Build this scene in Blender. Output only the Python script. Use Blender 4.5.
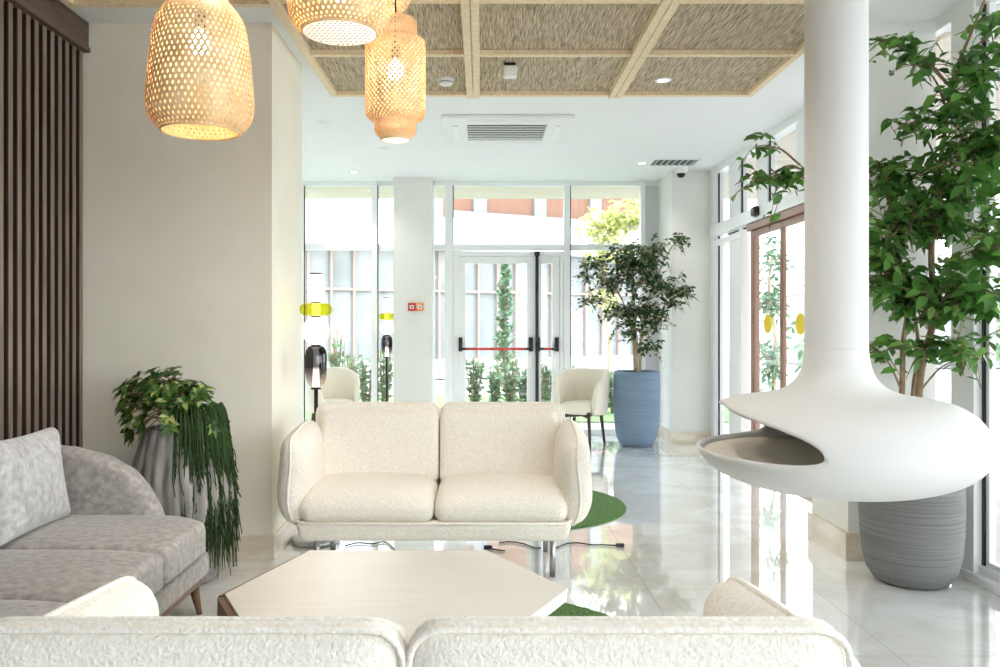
import bpy, bmesh, math, random
from mathutils import Vector, Matrix, Euler
PI = math.pi
R = random.Random(7)
for o in list(bpy.data.objects):
    bpy.data.objects.remove(o)
SC = bpy.context.scene
COL = SC.collection

# ------------------------------------------------------------------ camera, world, exposure
F = 830.0            # focal length in pixels of a 1000 px wide picture
VX, VY, H = 482.0, 324.0, 1.28
cam_d = bpy.data.cameras.new('camera')
cam_d.sensor_width = 36.0
cam_d.lens = 36.0 * F / 1000.0
cam_d.shift_x = (500.0 - VX) / 1000.0
cam_d.shift_y = -(333.5 - VY) / 1000.0
cam_d.clip_start = 0.05
cam_d.clip_end = 300
cam = bpy.data.objects.new('camera', cam_d)
COL.objects.link(cam)
cam.location = (0, 0, H)
cam.rotation_euler = (PI / 2, 0, 0)
SC.camera = cam

w = bpy.data.worlds.new('overcast_sky')
SC.world = w
w.use_nodes = True
wn = w.node_tree
bg = wn.nodes['Background']
tc = wn.nodes.new('ShaderNodeTexCoord')
sep = wn.nodes.new('ShaderNodeSeparateXYZ')
cr = wn.nodes.new('ShaderNodeValToRGB')
cr.color_ramp.elements[0].position = 0.0
cr.color_ramp.elements[0].color = (0.96, 0.98, 1.0, 1)
cr.color_ramp.elements[1].position = 0.7
cr.color_ramp.elements[1].color = (0.80, 0.90, 1.0, 1)
wn.links.new(tc.outputs['Generated'], sep.inputs[0])
wn.links.new(sep.outputs['Z'], cr.inputs[0])
wn.links.new(cr.outputs[0], bg.inputs['Color'])
bg.inputs['Strength'].default_value = 5.0

SC.view_settings.view_transform = 'Standard'
SC.view_settings.look = 'None'
SC.view_settings.gamma = 1
SC.view_settings.use_curve_mapping = False
SC.view_settings.exposure = 0.55
SC.cycles.use_denoising = True
SC.cycles.max_bounces = 10
SC.cycles.diffuse_bounces = 8
SC.cycles.transparent_max_bounces = 24
SC.cycles.sample_clamp_indirect = 6
SC.cycles.caustics_reflective = False
SC.cycles.caustics_refractive = False


def X(x, d):
    return (x - VX) * d / F


def Z(y, d):
    return H - (y - VY) * d / F


def P(x, y, d):
    return Vector((X(x, d), d, Z(y, d)))


def DF(y):
    """distance of a floor point"""
    return F * H / (y - VY)


SPOT_FILL_W = 24.0  # power of the unseen downlights added as fill over the seating
SPOT_W = 20.0         # ceiling downlights
HC = 2.92            # ceiling height
XG = 2.50            # glass wall on the right
DB = 9.58            # glazing at the back

# ------------------------------------------------------------------ materials
MATS = {}


def mat(name, col=(0.8, 0.8, 0.8), rough=0.6, metal=0.0, spec=0.5, sheen=0.0, coat=0.0,
        noise=None, bump=None, emit=None, estr=0.0, trans=0.0):
    """noise = (scale, colour2, detail, (sx,sy,sz)); bump = (scale, strength, distance, kind)"""
    m = bpy.data.materials.new(name)
    m.use_nodes = True
    nt = m.node_tree
    b = nt.nodes['Principled BSDF']
    b.inputs['Base Color'].default_value = (*col, 1)
    b.inputs['Roughness'].default_value = rough
    b.inputs['Metallic'].default_value = metal
    b.inputs['Specular IOR Level'].default_value = spec
    b.inputs['Sheen Weight'].default_value = sheen
    b.inputs['Coat Weight'].default_value = coat
    b.inputs['Transmission Weight'].default_value = trans
    if emit:
        b.inputs['Emission Color'].default_value = (*emit, 1)
        b.inputs['Emission Strength'].default_value = estr
    co = None
    if noise or bump:
        co = nt.nodes.new('ShaderNodeTexCoord')
    if noise:
        sc, c2, det, st = noise
        mp = nt.nodes.new('ShaderNodeMapping')
        mp.inputs['Scale'].default_value = st
        nt.links.new(co.outputs['Object'], mp.inputs[0])
        n = nt.nodes.new('ShaderNodeTexNoise')
        n.inputs['Scale'].default_value = sc
        n.inputs['Detail'].default_value = det
        nt.links.new(mp.outputs[0], n.inputs['Vector'])
        r = nt.nodes.new('ShaderNodeValToRGB')
        r.color_ramp.elements[0].position = 0.33
        r.color_ramp.elements[0].color = (*col, 1)
        r.color_ramp.elements[1].position = 0.67
        r.color_ramp.elements[1].color = (*c2, 1)
        nt.links.new(n.outputs['Fac'], r.inputs[0])
        nt.links.new(r.outputs[0], b.inputs['Base Color'])
    if bump:
        sc, st, dist, kind = bump
        if kind == 'voronoi':
            t = nt.nodes.new('ShaderNodeTexVoronoi')
            o = t.outputs['Distance']
        else:
            t = nt.nodes.new('ShaderNodeTexNoise')
            t.inputs['Detail'].default_value = 4
            o = t.outputs['Fac']
        t.inputs['Scale'].default_value = sc
        nt.links.new(co.outputs['Object'], t.inputs['Vector'])
        bp = nt.nodes.new('ShaderNodeBump')
        bp.inputs['Strength'].default_value = st
        bp.inputs['Distance'].default_value = dist
        nt.links.new(o, bp.inputs['Height'])
        nt.links.new(bp.outputs[0], b.inputs['Normal'])
    MATS[name] = m
    return m


def glass_mat(name, tint=(0.975, 0.985, 0.98), ior=1.45):
    m = bpy.data.materials.new(name)
    m.use_nodes = True
    nt = m.node_tree
    nt.nodes.clear()
    out = nt.nodes.new('ShaderNodeOutputMaterial')
    mx = nt.nodes.new('ShaderNodeMixShader')
    tr = nt.nodes.new('ShaderNodeBsdfTransparent')
    tr.inputs[0].default_value = (*tint, 1)
    gl = nt.nodes.new('ShaderNodeBsdfGlossy')
    gl.inputs['Roughness'].default_value = 0.01
    fr = nt.nodes.new('ShaderNodeLayerWeight')
    fr.inputs[0].default_value = 0.5
    pw = nt.nodes.new('ShaderNodeMath')
    pw.operation = 'POWER'
    pw.inputs[1].default_value = 5.0
    ma = nt.nodes.new('ShaderNodeMath')
    ma.operation = 'MULTIPLY_ADD'
    ma.inputs[1].default_value = 0.6
    ma.inputs[2].default_value = 0.035
    nt.links.new(fr.outputs['Facing'], pw.inputs[0])
    nt.links.new(pw.outputs[0], ma.inputs[0])
    nt.links.new(ma.outputs[0], mx.inputs[0])
    nt.links.new(tr.outputs[0], mx.inputs[1])
    nt.links.new(gl.outputs[0], mx.inputs[2])
    nt.links.new(mx.outputs[0], out.inputs[0])
    return m


def leaf_mat(name, ramp, rough=0.35, transl=0.35):
    """ramp: list of (pos, rgb) read by the per-leaf random number"""
    m = bpy.data.materials.new(name)
    m.use_nodes = True
    nt = m.node_tree
    b = nt.nodes['Principled BSDF']
    b.inputs['Roughness'].default_value = rough
    at = nt.nodes.new('ShaderNodeAttribute')
    at.attribute_name = 'rnd'
    r = nt.nodes.new('ShaderNodeValToRGB')
    el = r.color_ramp.elements
    el[0].position, el[0].color = ramp[0][0], (*ramp[0][1], 1)
    el[1].position, el[1].color = ramp[-1][0], (*ramp[-1][1], 1)
    for p, c in ramp[1:-1]:
        e = el.new(p)
        e.color = (*c, 1)
    nt.links.new(at.outputs['Fac'], r.inputs[0])
    nt.links.new(r.outputs[0], b.inputs['Base Color'])
    tr = nt.nodes.new('ShaderNodeBsdfTranslucent')
    nt.links.new(r.outputs[0], tr.inputs[0])
    mx = nt.nodes.new('ShaderNodeMixShader')
    mx.inputs[0].default_value = transl
    nt.links.new(b.outputs[0], mx.inputs[1])
    nt.links.new(tr.outputs[0], mx.inputs[2])
    nt.links.new(mx.outputs[0], nt.nodes['Material Output'].inputs[0])
    return m


def tile_mat():
    m = bpy.data.materials.new('marble_tile')
    m.use_nodes = True
    nt = m.node_tree
    b = nt.nodes['Principled BSDF']
    b.inputs['Roughness'].default_value = 0.045
    b.inputs['Specular IOR Level'].default_value = 0.8
    b.inputs['Coat Weight'].default_value = 1.0
    b.inputs['Coat IOR'].default_value = 1.75
    b.inputs['Coat Roughness'].default_value = 0.015
    co = nt.nodes.new('ShaderNodeTexCoord')
    br = nt.nodes.new('ShaderNodeTexBrick')
    br.offset = 0.0
    br.inputs['Color1'].default_value = (0.89, 0.90, 0.90, 1)
    br.inputs['Color2'].default_value = (0.87, 0.88, 0.88, 1)
    br.inputs['Mortar'].default_value = (0.60, 0.59, 0.56, 1)
    br.inputs['Scale'].default_value = 1.0
    br.inputs['Mortar Size'].default_value = 0.0022
    br.inputs['Mortar Smooth'].default_value = 0.1
    br.inputs['Brick Width'].default_value = 0.8
    br.inputs['Row Height'].default_value = 0.8
    nt.links.new(co.outputs['Object'], br.inputs['Vector'])
    n = nt.nodes.new('ShaderNodeTexNoise')
    n.inputs['Scale'].default_value = 1.3
    n.inputs['Detail'].default_value = 9
    n.inputs['Roughness'].default_value = 0.65
    n.inputs['Distortion'].default_value = 1.6
    nt.links.new(co.outputs['Object'], n.inputs['Vector'])
    rp = nt.nodes.new('ShaderNodeValToRGB')
    rp.color_ramp.elements[0].position = 0.42
    rp.color_ramp.elements[0].color = (0.86, 0.84, 0.80, 1)
    rp.color_ramp.elements[1].position = 0.56
    rp.color_ramp.elements[1].color = (1, 1, 1, 1)
    nt.links.new(n.outputs['Fac'], rp.inputs[0])
    mx = nt.nodes.new('ShaderNodeMixRGB')
    mx.blend_type = 'MULTIPLY'
    mx.inputs[0].default_value = 1
    nt.links.new(br.outputs['Color'], mx.inputs[1])
    nt.links.new(rp.outputs[0], mx.inputs[2])
    nt.links.new(mx.outputs[0], b.inputs['Base Color'])
    return m


def reed_mat():
    m = bpy.data.materials.new('reed_matting')
    m.use_nodes = True
    nt = m.node_tree
    b = nt.nodes['Principled BSDF']
    b.inputs['Roughness'].default_value = 0.85
    co = nt.nodes.new('ShaderNodeTexCoord')
    mp = nt.nodes.new('ShaderNodeMapping')
    mp.inputs['Scale'].default_value = (210, 9, 7)
    nt.links.new(co.outputs['Object'], mp.inputs[0])
    n = nt.nodes.new('ShaderNodeTexNoise')
    n.inputs['Scale'].default_value = 1.0
    n.inputs['Detail'].default_value = 3
    n.inputs['Distortion'].default_value = 0.0
    nt.links.new(mp.outputs[0], n.inputs['Vector'])
    r = nt.nodes.new('ShaderNodeValToRGB')
    el = r.color_ramp.elements
    el[0].position, el[0].color = 0.28, (0.15, 0.105, 0.07, 1)
    el[1].position, el[1].color = 0.70, (0.82, 0.70, 0.53, 1)
    e = el.new(0.48)
    e.color = (0.52, 0.42, 0.29, 1)
    nt.links.new(n.outputs['Fac'], r.inputs[0])
    nt.links.new(r.outputs[0], b.inputs['Base Color'])
    bp = nt.nodes.new('ShaderNodeBump')
    bp.inputs['Strength'].default_value = 0.9
    bp.inputs['Distance'].default_value = 0.012
    nt.links.new(n.outputs['Fac'], bp.inputs['Height'])
    nt.links.new(bp.outputs[0], b.inputs['Normal'])
    return m


M = {}
M['plaster'] = mat('plaster', (0.83, 0.80, 0.69), 0.8, noise=(2.2, (0.88, 0.855, 0.76), 6, (1, 1, 1)), bump=(9, 0.12, 0.01, 'noise'))
M['plaster_pale'] = mat('plaster_pale', (0.74, 0.745, 0.71), 0.8, noise=(2.2, (0.79, 0.795, 0.76), 6, (1, 1, 1)), bump=(9, 0.12, 0.01, 'noise'))
M['white_wall'] = mat('white_wall', (0.84, 0.845, 0.83), 0.7, noise=(3, (0.86, 0.865, 0.85), 4, (1, 1, 1)))
M['ceiling'] = mat('ceiling_paint', (0.86, 0.88, 0.90), 0.85, noise=(2, (0.87, 0.89, 0.91), 3, (1, 1, 1)))
M['tile'] = tile_mat()
M['stone'] = mat('beige_stone', (0.66, 0.57, 0.45), 0.25, noise=(5, (0.80, 0.74, 0.64), 7, (1, 1, 2.5)))
M['slat'] = mat('walnut_slat', (0.17, 0.12, 0.092), 0.55, noise=(6, (0.28, 0.215, 0.175), 6, (6, 6, 0.5)))
M['darkwood_beam'] = mat('dark_beam_wood', (0.085, 0.055, 0.042), 0.5, noise=(6, (0.14, 0.098, 0.078), 6, (6, 0.6, 6)))
M['slat_back_shade'] = mat('slat_backing_shade', (0.022, 0.014, 0.010), 0.8, noise=(6, (0.032, 0.02, 0.015), 4, (2, 2, 0.3)))  # dark backing, also painted on the slat sides as gap shade
M['frame'] = mat('white_aluminium', (0.86, 0.88, 0.89), 0.35, noise=(4, (0.87, 0.89, 0.90), 2, (1, 1, 1)))
M['gasket'] = mat('black_gasket', (0.015, 0.016, 0.018), 0.5)
M['black'] = mat('black_plastic', (0.012, 0.012, 0.014), 0.4)
M['blackmetal'] = mat('black_metal', (0.015, 0.014, 0.014), 0.35, metal=0.3)
M['red'] = mat('red_plastic', (0.62, 0.045, 0.04), 0.4)
M['orange'] = mat('orange_plastic', (0.80, 0.30, 0.10), 0.45)
M['brown_metal'] = mat('brown_metal', (0.30, 0.155, 0.10), 0.4, noise=(3, (0.34, 0.18, 0.12), 3, (1, 1, 1)))
M['yellow'] = mat('yellow_sticker', (0.90, 0.68, 0.02), 0.5)
M['glass'] = glass_mat('window_glass')
M['boucle'] = mat('cream_boucle', (0.85, 0.80, 0.715), 0.95, sheen=0.2, noise=(95, (0.95, 0.915, 0.845), 2, (1, 1, 1)), bump=(135, 0.8, 0.006, 'noise'))
M['boucle2'] = mat('cream_wool', (0.82, 0.76, 0.65), 0.95, sheen=0.3, noise=(60, (0.87, 0.82, 0.72), 3, (1, 1, 1)), bump=(120, 0.5, 0.006, 'noise'))
M['velvet'] = mat('crushed_velvet', (0.27, 0.245, 0.225), 0.6, sheen=0.35, noise=(34, (0.46, 0.435, 0.415), 10, (1, 1, 1.2)), bump=(40, 0.35, 0.008, 'noise'))
M['velvet_light'] = mat('pale_velvet', (0.36, 0.355, 0.36), 0.6, sheen=0.5, noise=(30, (0.60, 0.60, 0.61), 10, (1, 1.2, 1)), bump=(34, 0.4, 0.010, 'noise'))
M['walnut'] = mat('walnut_wood', (0.15, 0.075, 0.04), 0.4, noise=(5, (0.22, 0.115, 0.065), 6, (1, 1, 6)))
M['darkwood'] = mat('dark_wood', (0.05, 0.028, 0.022), 0.4, noise=(6, (0.08, 0.045, 0.035), 5, (2, 2, 6)))
M['steel'] = mat('steel', (0.42, 0.43, 0.44), 0.35, metal=1.0)
M['tabletop'] = mat('white_table_top', (0.76, 0.71, 0.64), 0.28, noise=(4, (0.80, 0.755, 0.69), 5, (1, 14, 1)))
M['table_edge'] = mat('white_edge', (0.85, 0.84, 0.81), 0.4)
M['turf'] = mat('green_turf', (0.05, 0.14, 0.03), 0.95, noise=(70, (0.17, 0.32, 0.09), 4, (1, 1, 1)), bump=(110, 1.0, 0.03, 'noise'))
M['fire'] = mat('white_enamel', (0.66, 0.665, 0.66), 0.6, noise=(2, (0.67, 0.675, 0.67), 2, (1, 1, 1)))
M['fire_in'] = mat('grey_hearth', (0.68, 0.63, 0.55), 0.8, noise=(8, (0.73, 0.68, 0.61), 5, (1, 1, 1)))
M['pot_grey'] = mat('ribbed_grey_clay', (0.13, 0.13, 0.128), 0.75, noise=(3, (0.21, 0.21, 0.206), 3, (0.6, 0.6, 85)), bump=(4, 0.0, 0.0, 'noise'))
M['pot_blue'] = mat('ribbed_blue_clay', (0.13, 0.20, 0.30), 0.6, noise=(3, (0.20, 0.285, 0.40), 3, (0.6, 0.6, 75)))
M['vase'] = mat('streaked_vase', (0.17, 0.16, 0.15), 0.6, noise=(6, (0.42, 0.40, 0.375), 4, (3, 3, 0.4)))
M['soil'] = mat('soil', (0.05, 0.035, 0.025), 0.95, noise=(40, (0.09, 0.065, 0.045), 4, (1, 1, 1)))
M['bark'] = mat('bark', (0.20, 0.13, 0.075), 0.85, noise=(14, (0.38, 0.27, 0.17), 5, (3, 3, 1)))
M['bark_pale'] = mat('pale_bark', (0.42, 0.33, 0.22), 0.85, noise=(14, (0.58, 0.48, 0.34), 5, (3, 3, 1)))
M['leaf'] = leaf_mat('ficus_leaf', [(0, (0.04, 0.13, 0.028)), (0.5, (0.10, 0.26, 0.05)), (0.85, (0.19, 0.41, 0.09)), (1, (0.36, 0.55, 0.20))])
M['leaf_dark'] = leaf_mat('dark_ficus_leaf', [(0, (0.014, 0.048, 0.014)), (0.6, (0.030, 0.095, 0.028)), (1, (0.075, 0.16, 0.055))], transl=0.2)
M['scheff'] = leaf_mat('variegated_leaf', [(0, (0.012, 0.05, 0.010)), (0.5, (0.04, 0.115, 0.02)), (0.8, (0.14, 0.24, 0.045)), (1, (0.55, 0.58, 0.20))], transl=0.2)
M['trail'] = leaf_mat('trailing_leaf', [(0, (0.012, 0.032, 0.006)), (0.7, (0.03, 0.075, 0.012)), (1, (0.08, 0.15, 0.03))], rough=0.7, transl=0.1)
M['shrub'] = leaf_mat('shrub_leaf', [(0, (0.10, 0.19, 0.085)), (0.5, (0.20, 0.33, 0.17)), (1, (0.40, 0.52, 0.33))], transl=0.3)  # greens lightened to work outdoor haze into the leaf colour
M['willow'] = leaf_mat('yellow_green_leaf', [(0, (0.34, 0.42, 0.10)), (0.5, (0.55, 0.60, 0.18)), (1, (0.75, 0.76, 0.35))], transl=0.4)
M['cypress'] = leaf_mat('cypress_leaf', [(0, (0.07, 0.17, 0.09)), (1, (0.18, 0.33, 0.17))], transl=0.2)
M['reed'] = reed_mat()
M['pine'] = mat('pine_batten', (0.78, 0.61, 0.39), 0.6, noise=(5, (0.89, 0.76, 0.55), 5, (8, 8, 8)))
M['weave'] = mat('bamboo_weave', (0.70, 0.48, 0.24), 0.55, noise=(14, (0.86, 0.68, 0.42), 4, (1, 1, 1)))
M['bulb'] = mat('warm_bulb', (1, 0.9, 0.75), 0.3, emit=(1.0, 0.80, 0.52), estr=45)
M['diffuser'] = mat('lamp_diffuser', (0.95, 0.9, 0.8), 0.6, emit=(1.0, 0.92, 0.80), estr=0.55)
M['glow_white'] = mat('opal_glass', (0.95, 0.95, 0.93), 0.15, emit=(1.0, 0.95, 0.88), estr=0.9)
M['glow_core'] = mat('lamp_core', (1.0, 0.9, 0.8), 0.3, emit=(1.0, 0.84, 0.74), estr=5.0)
M['downlight'] = mat('downlight_lens', (1, 1, 1), 0.3, emit=(1.0, 0.95, 0.88), estr=6)
M['yellow_glass'] = mat('yellow_glass', (0.72, 0.68, 0.02), 0.08, trans=0.0)
M['white_plastic'] = mat('white_plastic', (0.82, 0.83, 0.84), 0.4)
M['grille'] = mat('grey_grille', (0.35, 0.37, 0.38), 0.5)
M['dark_hole'] = mat('dark_duct', (0.03, 0.032, 0.034), 0.8)
M['spandrel'] = mat('grey_spandrel', (0.66, 0.66, 0.70), 0.12, noise=(2, (0.68, 0.68, 0.72), 2, (1, 1, 1)))
M['paving'] = mat('pale_paving', (0.42, 0.40, 0.385), 0.8, noise=(3, (0.50, 0.48, 0.465), 6, (1, 1, 1)))
M['grass'] = mat('lawn', (0.16, 0.24, 0.09), 0.95, noise=(30, (0.24, 0.33, 0.15), 5, (1, 1, 1)))
M['fascia'] = mat('white_fascia', (0.80, 0.80, 0.80), 0.7, noise=(2, (0.83, 0.83, 0.83), 3, (1, 1, 1)))
M['ext_orange'] = mat('orange_timber', (0.18, 0.085, 0.05), 0.7, noise=(4, (0.24, 0.12, 0.075), 5, (5, 5, 0.5)))
M['ext_grey'] = mat('grey_cladding', (0.20, 0.215, 0.24), 0.6, noise=(2, (0.24, 0.255, 0.28), 3, (1, 1, 1)))
M['ext_glass'] = mat('facade_glass', (0.22, 0.24, 0.245), 0.08, noise=(0.6, (0.33, 0.34, 0.345), 4, (1, 1, 1)))
M['mullion'] = mat('copper_mullion', (0.32, 0.25, 0.22), 0.6, noise=(3, (0.34, 0.27, 0.24), 2, (1, 1, 1)))
M['soffit'] = mat('soffit_planks', (0.60, 0.53, 0.45), 0.7, noise=(4, (0.70, 0.63, 0.55), 5, (0.5, 9, 1)))


def smoked_glass():
    m = bpy.data.materials.new('smoked_gradient_glass')
    m.use_nodes = True
    nt = m.node_tree
    nt.nodes.clear()
    out = nt.nodes.new('ShaderNodeOutputMaterial')
    co = nt.nodes.new('ShaderNodeTexCoord')
    sp = nt.nodes.new('ShaderNodeSeparateXYZ')
    nt.links.new(co.outputs['Generated'], sp.inputs[0])
    rp = nt.nodes.new('ShaderNodeValToRGB')
    rp.color_ramp.elements[0].position = 0.05
    rp.color_ramp.elements[0].color = (0.95, 0.85, 0.82, 1)
    rp.color_ramp.elements[1].position = 0.5
    rp.color_ramp.elements[1].color = (0.02, 0.02, 0.024, 1)
    nt.links.new(sp.outputs['Z'], rp.inputs[0])
    tr = nt.nodes.new('ShaderNodeBsdfTransparent')
    nt.links.new(rp.outputs[0], tr.inputs[0])
    gl = nt.nodes.new('ShaderNodeBsdfGlossy')
    gl.inputs['Roughness'].default_value = 0.05
    mx = nt.nodes.new('ShaderNodeMixShader')
    mx.inputs[0].default_value = 0.07
    nt.links.new(tr.outputs[0], mx.inputs[1])
    nt.links.new(gl.outputs[0], mx.inputs[2])
    nt.links.new(mx.outputs[0], out.inputs[0])
    return m


M['smoked'] = smoked_glass()
M['yellow_clear'] = glass_mat('yellow_clear_glass', (0.84, 0.83, 0.12))


# ------------------------------------------------------------------ mesh helpers
class MB:
    def __init__(s):
        s.v, s.f, s.sm, s.rnd = [], [], [], []

    def add(s, vs, fs, smooth=False, mtx=None, rnd=0.0):
        o = len(s.v)
        for p in vs:
            p = Vector(p)
            s.v.append(mtx @ p if mtx else p)
        for f in fs:
            s.f.append(tuple(i + o for i in f))
            s.sm.append(smooth)
        s.rnd.extend([rnd] * len(vs))
        return s

    def box(s, lo, hi, mtx=None):
        x0, y0, z0 = lo
        x1, y1, z1 = hi
        vs = [(x0, y0, z0), (x1, y0, z0), (x1, y1, z0), (x0, y1, z0), (x0, y0, z1), (x1, y0, z1), (x1, y1, z1), (x0, y1, z1)]
        fs = [(0, 3, 2, 1), (4, 5, 6, 7), (0, 1, 5, 4), (1, 2, 6, 5), (2, 3, 7, 6), (3, 0, 4, 7)]
        return s.add(vs, fs, False, mtx)

    def rbox(s, lo, hi, r=0.03, k=4, n=6, fn=None):
        """box with rounded edges, fn deforms each vertex"""
        lo, hi = Vector(lo), Vector(hi)
        c, h = (lo + hi) / 2, (hi - lo) / 2
        r = min(r, min(h) * 0.999)

        def ax(hh):
            a = []
            for i in range(k):
                a.append(-hh + r * (1 - math.cos(i / k * PI / 2)) if False else -hh + r * i / k)
            inner = hh - r
            for i in range(n + 1):
                a.append(-inner + 2 * inner * i / n)
            for i in range(1, k + 1):
                a.append(inner + r * i / k)
            return a
        A = [ax(h[i]) for i in range(3)]
        idx, vs, fs = {}, [], []

        def vid(p):
            key = tuple(round(q, 6) for q in p)
            if key in idx:
                return idx[key]
            p = Vector(p)
            inn = Vector([max(-(h[i] - r), min(h[i] - r, p[i])) for i in range(3)])
            d = p - inn
            q = inn + d.normalized() * r if d.length > 1e-9 else p
            q = q + c
            if fn:
                q = fn(q)
            idx[key] = len(vs)
            vs.append(q)
            return idx[key]
        for a in range(3):
            b, e = (a + 1) % 3, (a + 2) % 3
            for sgn in (-1, 1):
                for i in range(len(A[b]) - 1):
                    for j in range(len(A[e]) - 1):
                        q = []
                        for (ii, jj) in ((i, j), (i + 1, j), (i + 1, j + 1), (i, j + 1)):
                            p = [0, 0, 0]
                            p[a] = sgn * h[a]
                            p[b] = A[b][ii]
                            p[e] = A[e][jj]
                            q.append(vid(p))
                        if sgn < 0:
                            q.reverse()
                        fs.append(tuple(q))
        return s.add(vs, fs, True)

    def tube(s, pts, r, n=8, cap=True, closed=False):
        pts = [Vector(p) for p in pts]
        rs = r if isinstance(r, (list, tuple)) else [r] * len(pts)
        vs, fs = [], []
        N = len(pts)
        prev = None
        for i, p in enumerate(pts):
            if closed:
                t = pts[(i + 1) % N] - pts[(i - 1) % N]
            else:
                t = pts[min(i + 1, N - 1)] - pts[max(i - 1, 0)]
            if t.length < 1e-9:
                t = Vector((0, 0, 1))
            t.normalize()
            if prev is None:
                u = t.cross(Vector((0, 0, 1)))
                if u.length < 1e-3:
                    u = t.cross(Vector((1, 0, 0)))
            else:
                u = prev - t * prev.dot(t)
                if u.length < 1e-6:
                    u = t.orthogonal()
            u.normalize()
            prev = u
            v = t.cross(u)
            for k in range(n):
                a = 2 * PI * k / n
                vs.append(p + (u * math.cos(a) + v * math.sin(a)) * rs[i])
        m = N if closed else N - 1
        for i in range(m):
            for k in range(n):
                a, b = i * n + k, i * n + (k + 1) % n
                c, d = ((i + 1) % N) * n + (k + 1) % n, ((i + 1) % N) * n + k
                fs.append((a, d, c, b))
        if cap and not closed:
            fs.append(tuple(range(n)))
            fs.append(tuple((N - 1) * n + k for k in reversed(range(n))))
        return s.add(vs, fs, True)

    def lathe(s, prof, n=48, c=(0, 0, 0), rad=None, capb=False, capt=False):
        """prof: list of (r,z); rad(phi,z) multiplies the radius"""
        vs, fs = [], []
        for (r, z) in prof:
            for k in range(n):
                a = 2 * PI * k / n
                rr = r * (rad(a, z) if rad else 1)
                vs.append((c[0] + rr * math.cos(a), c[1] + rr * math.sin(a), c[2] + z))
        for i in range(len(prof) - 1):
            for k in range(n):
                k2 = (k + 1) % n
                fs.append((i * n + k, i * n + k2, (i + 1) * n + k2, (i + 1) * n + k))
        if capb:
            fs.append(tuple(reversed(range(n))))
        if capt:
            fs.append(tuple((len(prof) - 1) * n + k for k in range(n)))
        return s.add(vs, fs, True)

    def prism(s, poly, z0, z1, mtx=None):
        n = len(poly)
        vs = [(p[0], p[1], z0) for p in poly] + [(p[0], p[1], z1) for p in poly]
        fs = [tuple(reversed(range(n))), tuple(range(n, 2 * n))]
        for i in range(n):
            j = (i + 1) % n
            fs.append((i, j, n + j, n + i))
        return s.add(vs, fs, False, mtx)

    def pillow(s, outline, ta, tb, mp, power=3.0, rings=(1.0, 0.985, 0.95, 0.88, 0.76, 0.6, 0.4, 0.2)):
        """outline: 2-D closed polygon; ta/tb bulge to both sides; mp(u,v,t)->point"""
        n = len(outline)
        cx = sum(p[0] for p in outline) / n
        cy = sum(p[1] for p in outline) / n
        for side, T in ((1, ta), (-1, tb)):
            vs, fs = [], []
            for t in rings:
                h = T * math.sqrt(max(0, 1 - t ** power))
                for p in outline:
                    vs.append(mp(cx + (p[0] - cx) * t, cy + (p[1] - cy) * t, side * h))
            vs.append(mp(cx, cy, side * T))
            for i in range(len(rings) - 1):
                for k in range(n):
                    k2 = (k + 1) % n
                    q = (i * n + k, i * n + k2, (i + 1) * n + k2, (i + 1) * n + k)
                    fs.append(q if side > 0 else q[::-1])
            i = len(rings) - 1
            for k in range(n):
                q = (i * n + k, i * n + (k + 1) % n, len(vs) - 1)
                fs.append(q if side > 0 else q[::-1])
            s.add(vs, fs, True)
        return s

    def leaf(s, p, d, nrm, L, W, rnd, droop=0.15):
        d = d.normalized()
        side = d.cross(nrm)
        if side.length < 1e-4:
            side = d.orthogonal()
        side.normalize()
        up = side.cross(d)
        g = Vector((0, 0, -1))
        m1 = p + d * L * 0.35
        m2 = p + d * L * 0.72 + g * droop * L * 0.35
        t = p + d * L + g * droop * L
        l = 0.12 * W
        vs = [p, m1, m2, t, m1 + side * W * .5 + up * l, m2 + side * W * .38 + up * l, m1 - side * W * .5 + up * l, m2 - side * W * .38 + up * l]
        fs = [(0, 4, 1), (0, 1, 6), (1, 4, 5, 2), (1, 2, 7, 6), (2, 5, 3), (2, 3, 7)]
        return s.add(vs, fs, True, None, rnd)

    def mesh(s, name):
        me = bpy.data.meshes.new(name)
        me.from_pydata([tuple(v) for v in s.v], [], s.f)
        me.polygons.foreach_set('use_smooth', s.sm)
        if any(s.rnd):
            a = me.attributes.new('rnd', 'FLOAT', 'POINT')
            a.data.foreach_set('value', s.rnd)
        me.update()
        return me

    def build(s, name, m, parent=None, fix=False, loc=None):
        me = s.mesh(name)
        if fix:
            b = bmesh.new()
            b.from_mesh(me)
            bmesh.ops.remove_doubles(b, verts=b.verts, dist=1e-5)
            bmesh.ops.recalc_face_normals(b, faces=b.faces)
            b.to_mesh(me)
            b.free()
        me.materials.append(m)
        o = bpy.data.objects.new(name, me)
        COL.objects.link(o)
        if parent:
            o.parent = parent
        if loc:
            o.location = loc
        return o


def tag(o, label, cat, group=None, kind=None):
    if label:
        o['label'] = label
    if cat:
        o['category'] = cat
    if group:
        o['group'] = group
    if kind:
        o['kind'] = kind
    return o


def thing(name, label, cat, loc=(0, 0, 0), rz=0.0, group=None):
    e = bpy.data.objects.new(name, None)
    e.empty_display_size = 0.1
    COL.objects.link(e)
    e.location = loc
    e.rotation_euler = (0, 0, rz)
    return tag(e, label, cat, group)


def struct(o, label=None):
    o['kind'] = 'structure'
    if label:
        o['label'] = label
    return o


def dup(root, loc, rz, label=None):
    r = root.copy()
    COL.objects.link(r)
    r.location = loc
    r.rotation_euler = (0, 0, rz)
    if label:
        r['label'] = label
    for ch in list(root.children):
        c = ch.copy()
        COL.objects.link(c)
        c.parent = r
        for g in list(ch.children):
            d = g.copy()
            COL.objects.link(d)
            d.parent = c
    return r


def bevel(o, wd=0.006, seg=2):
    m = o.modifiers.new('bevel', 'BEVEL')
    m.width = wd
    m.segments = seg
    m.limit_method = 'ANGLE'
    return o


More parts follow.
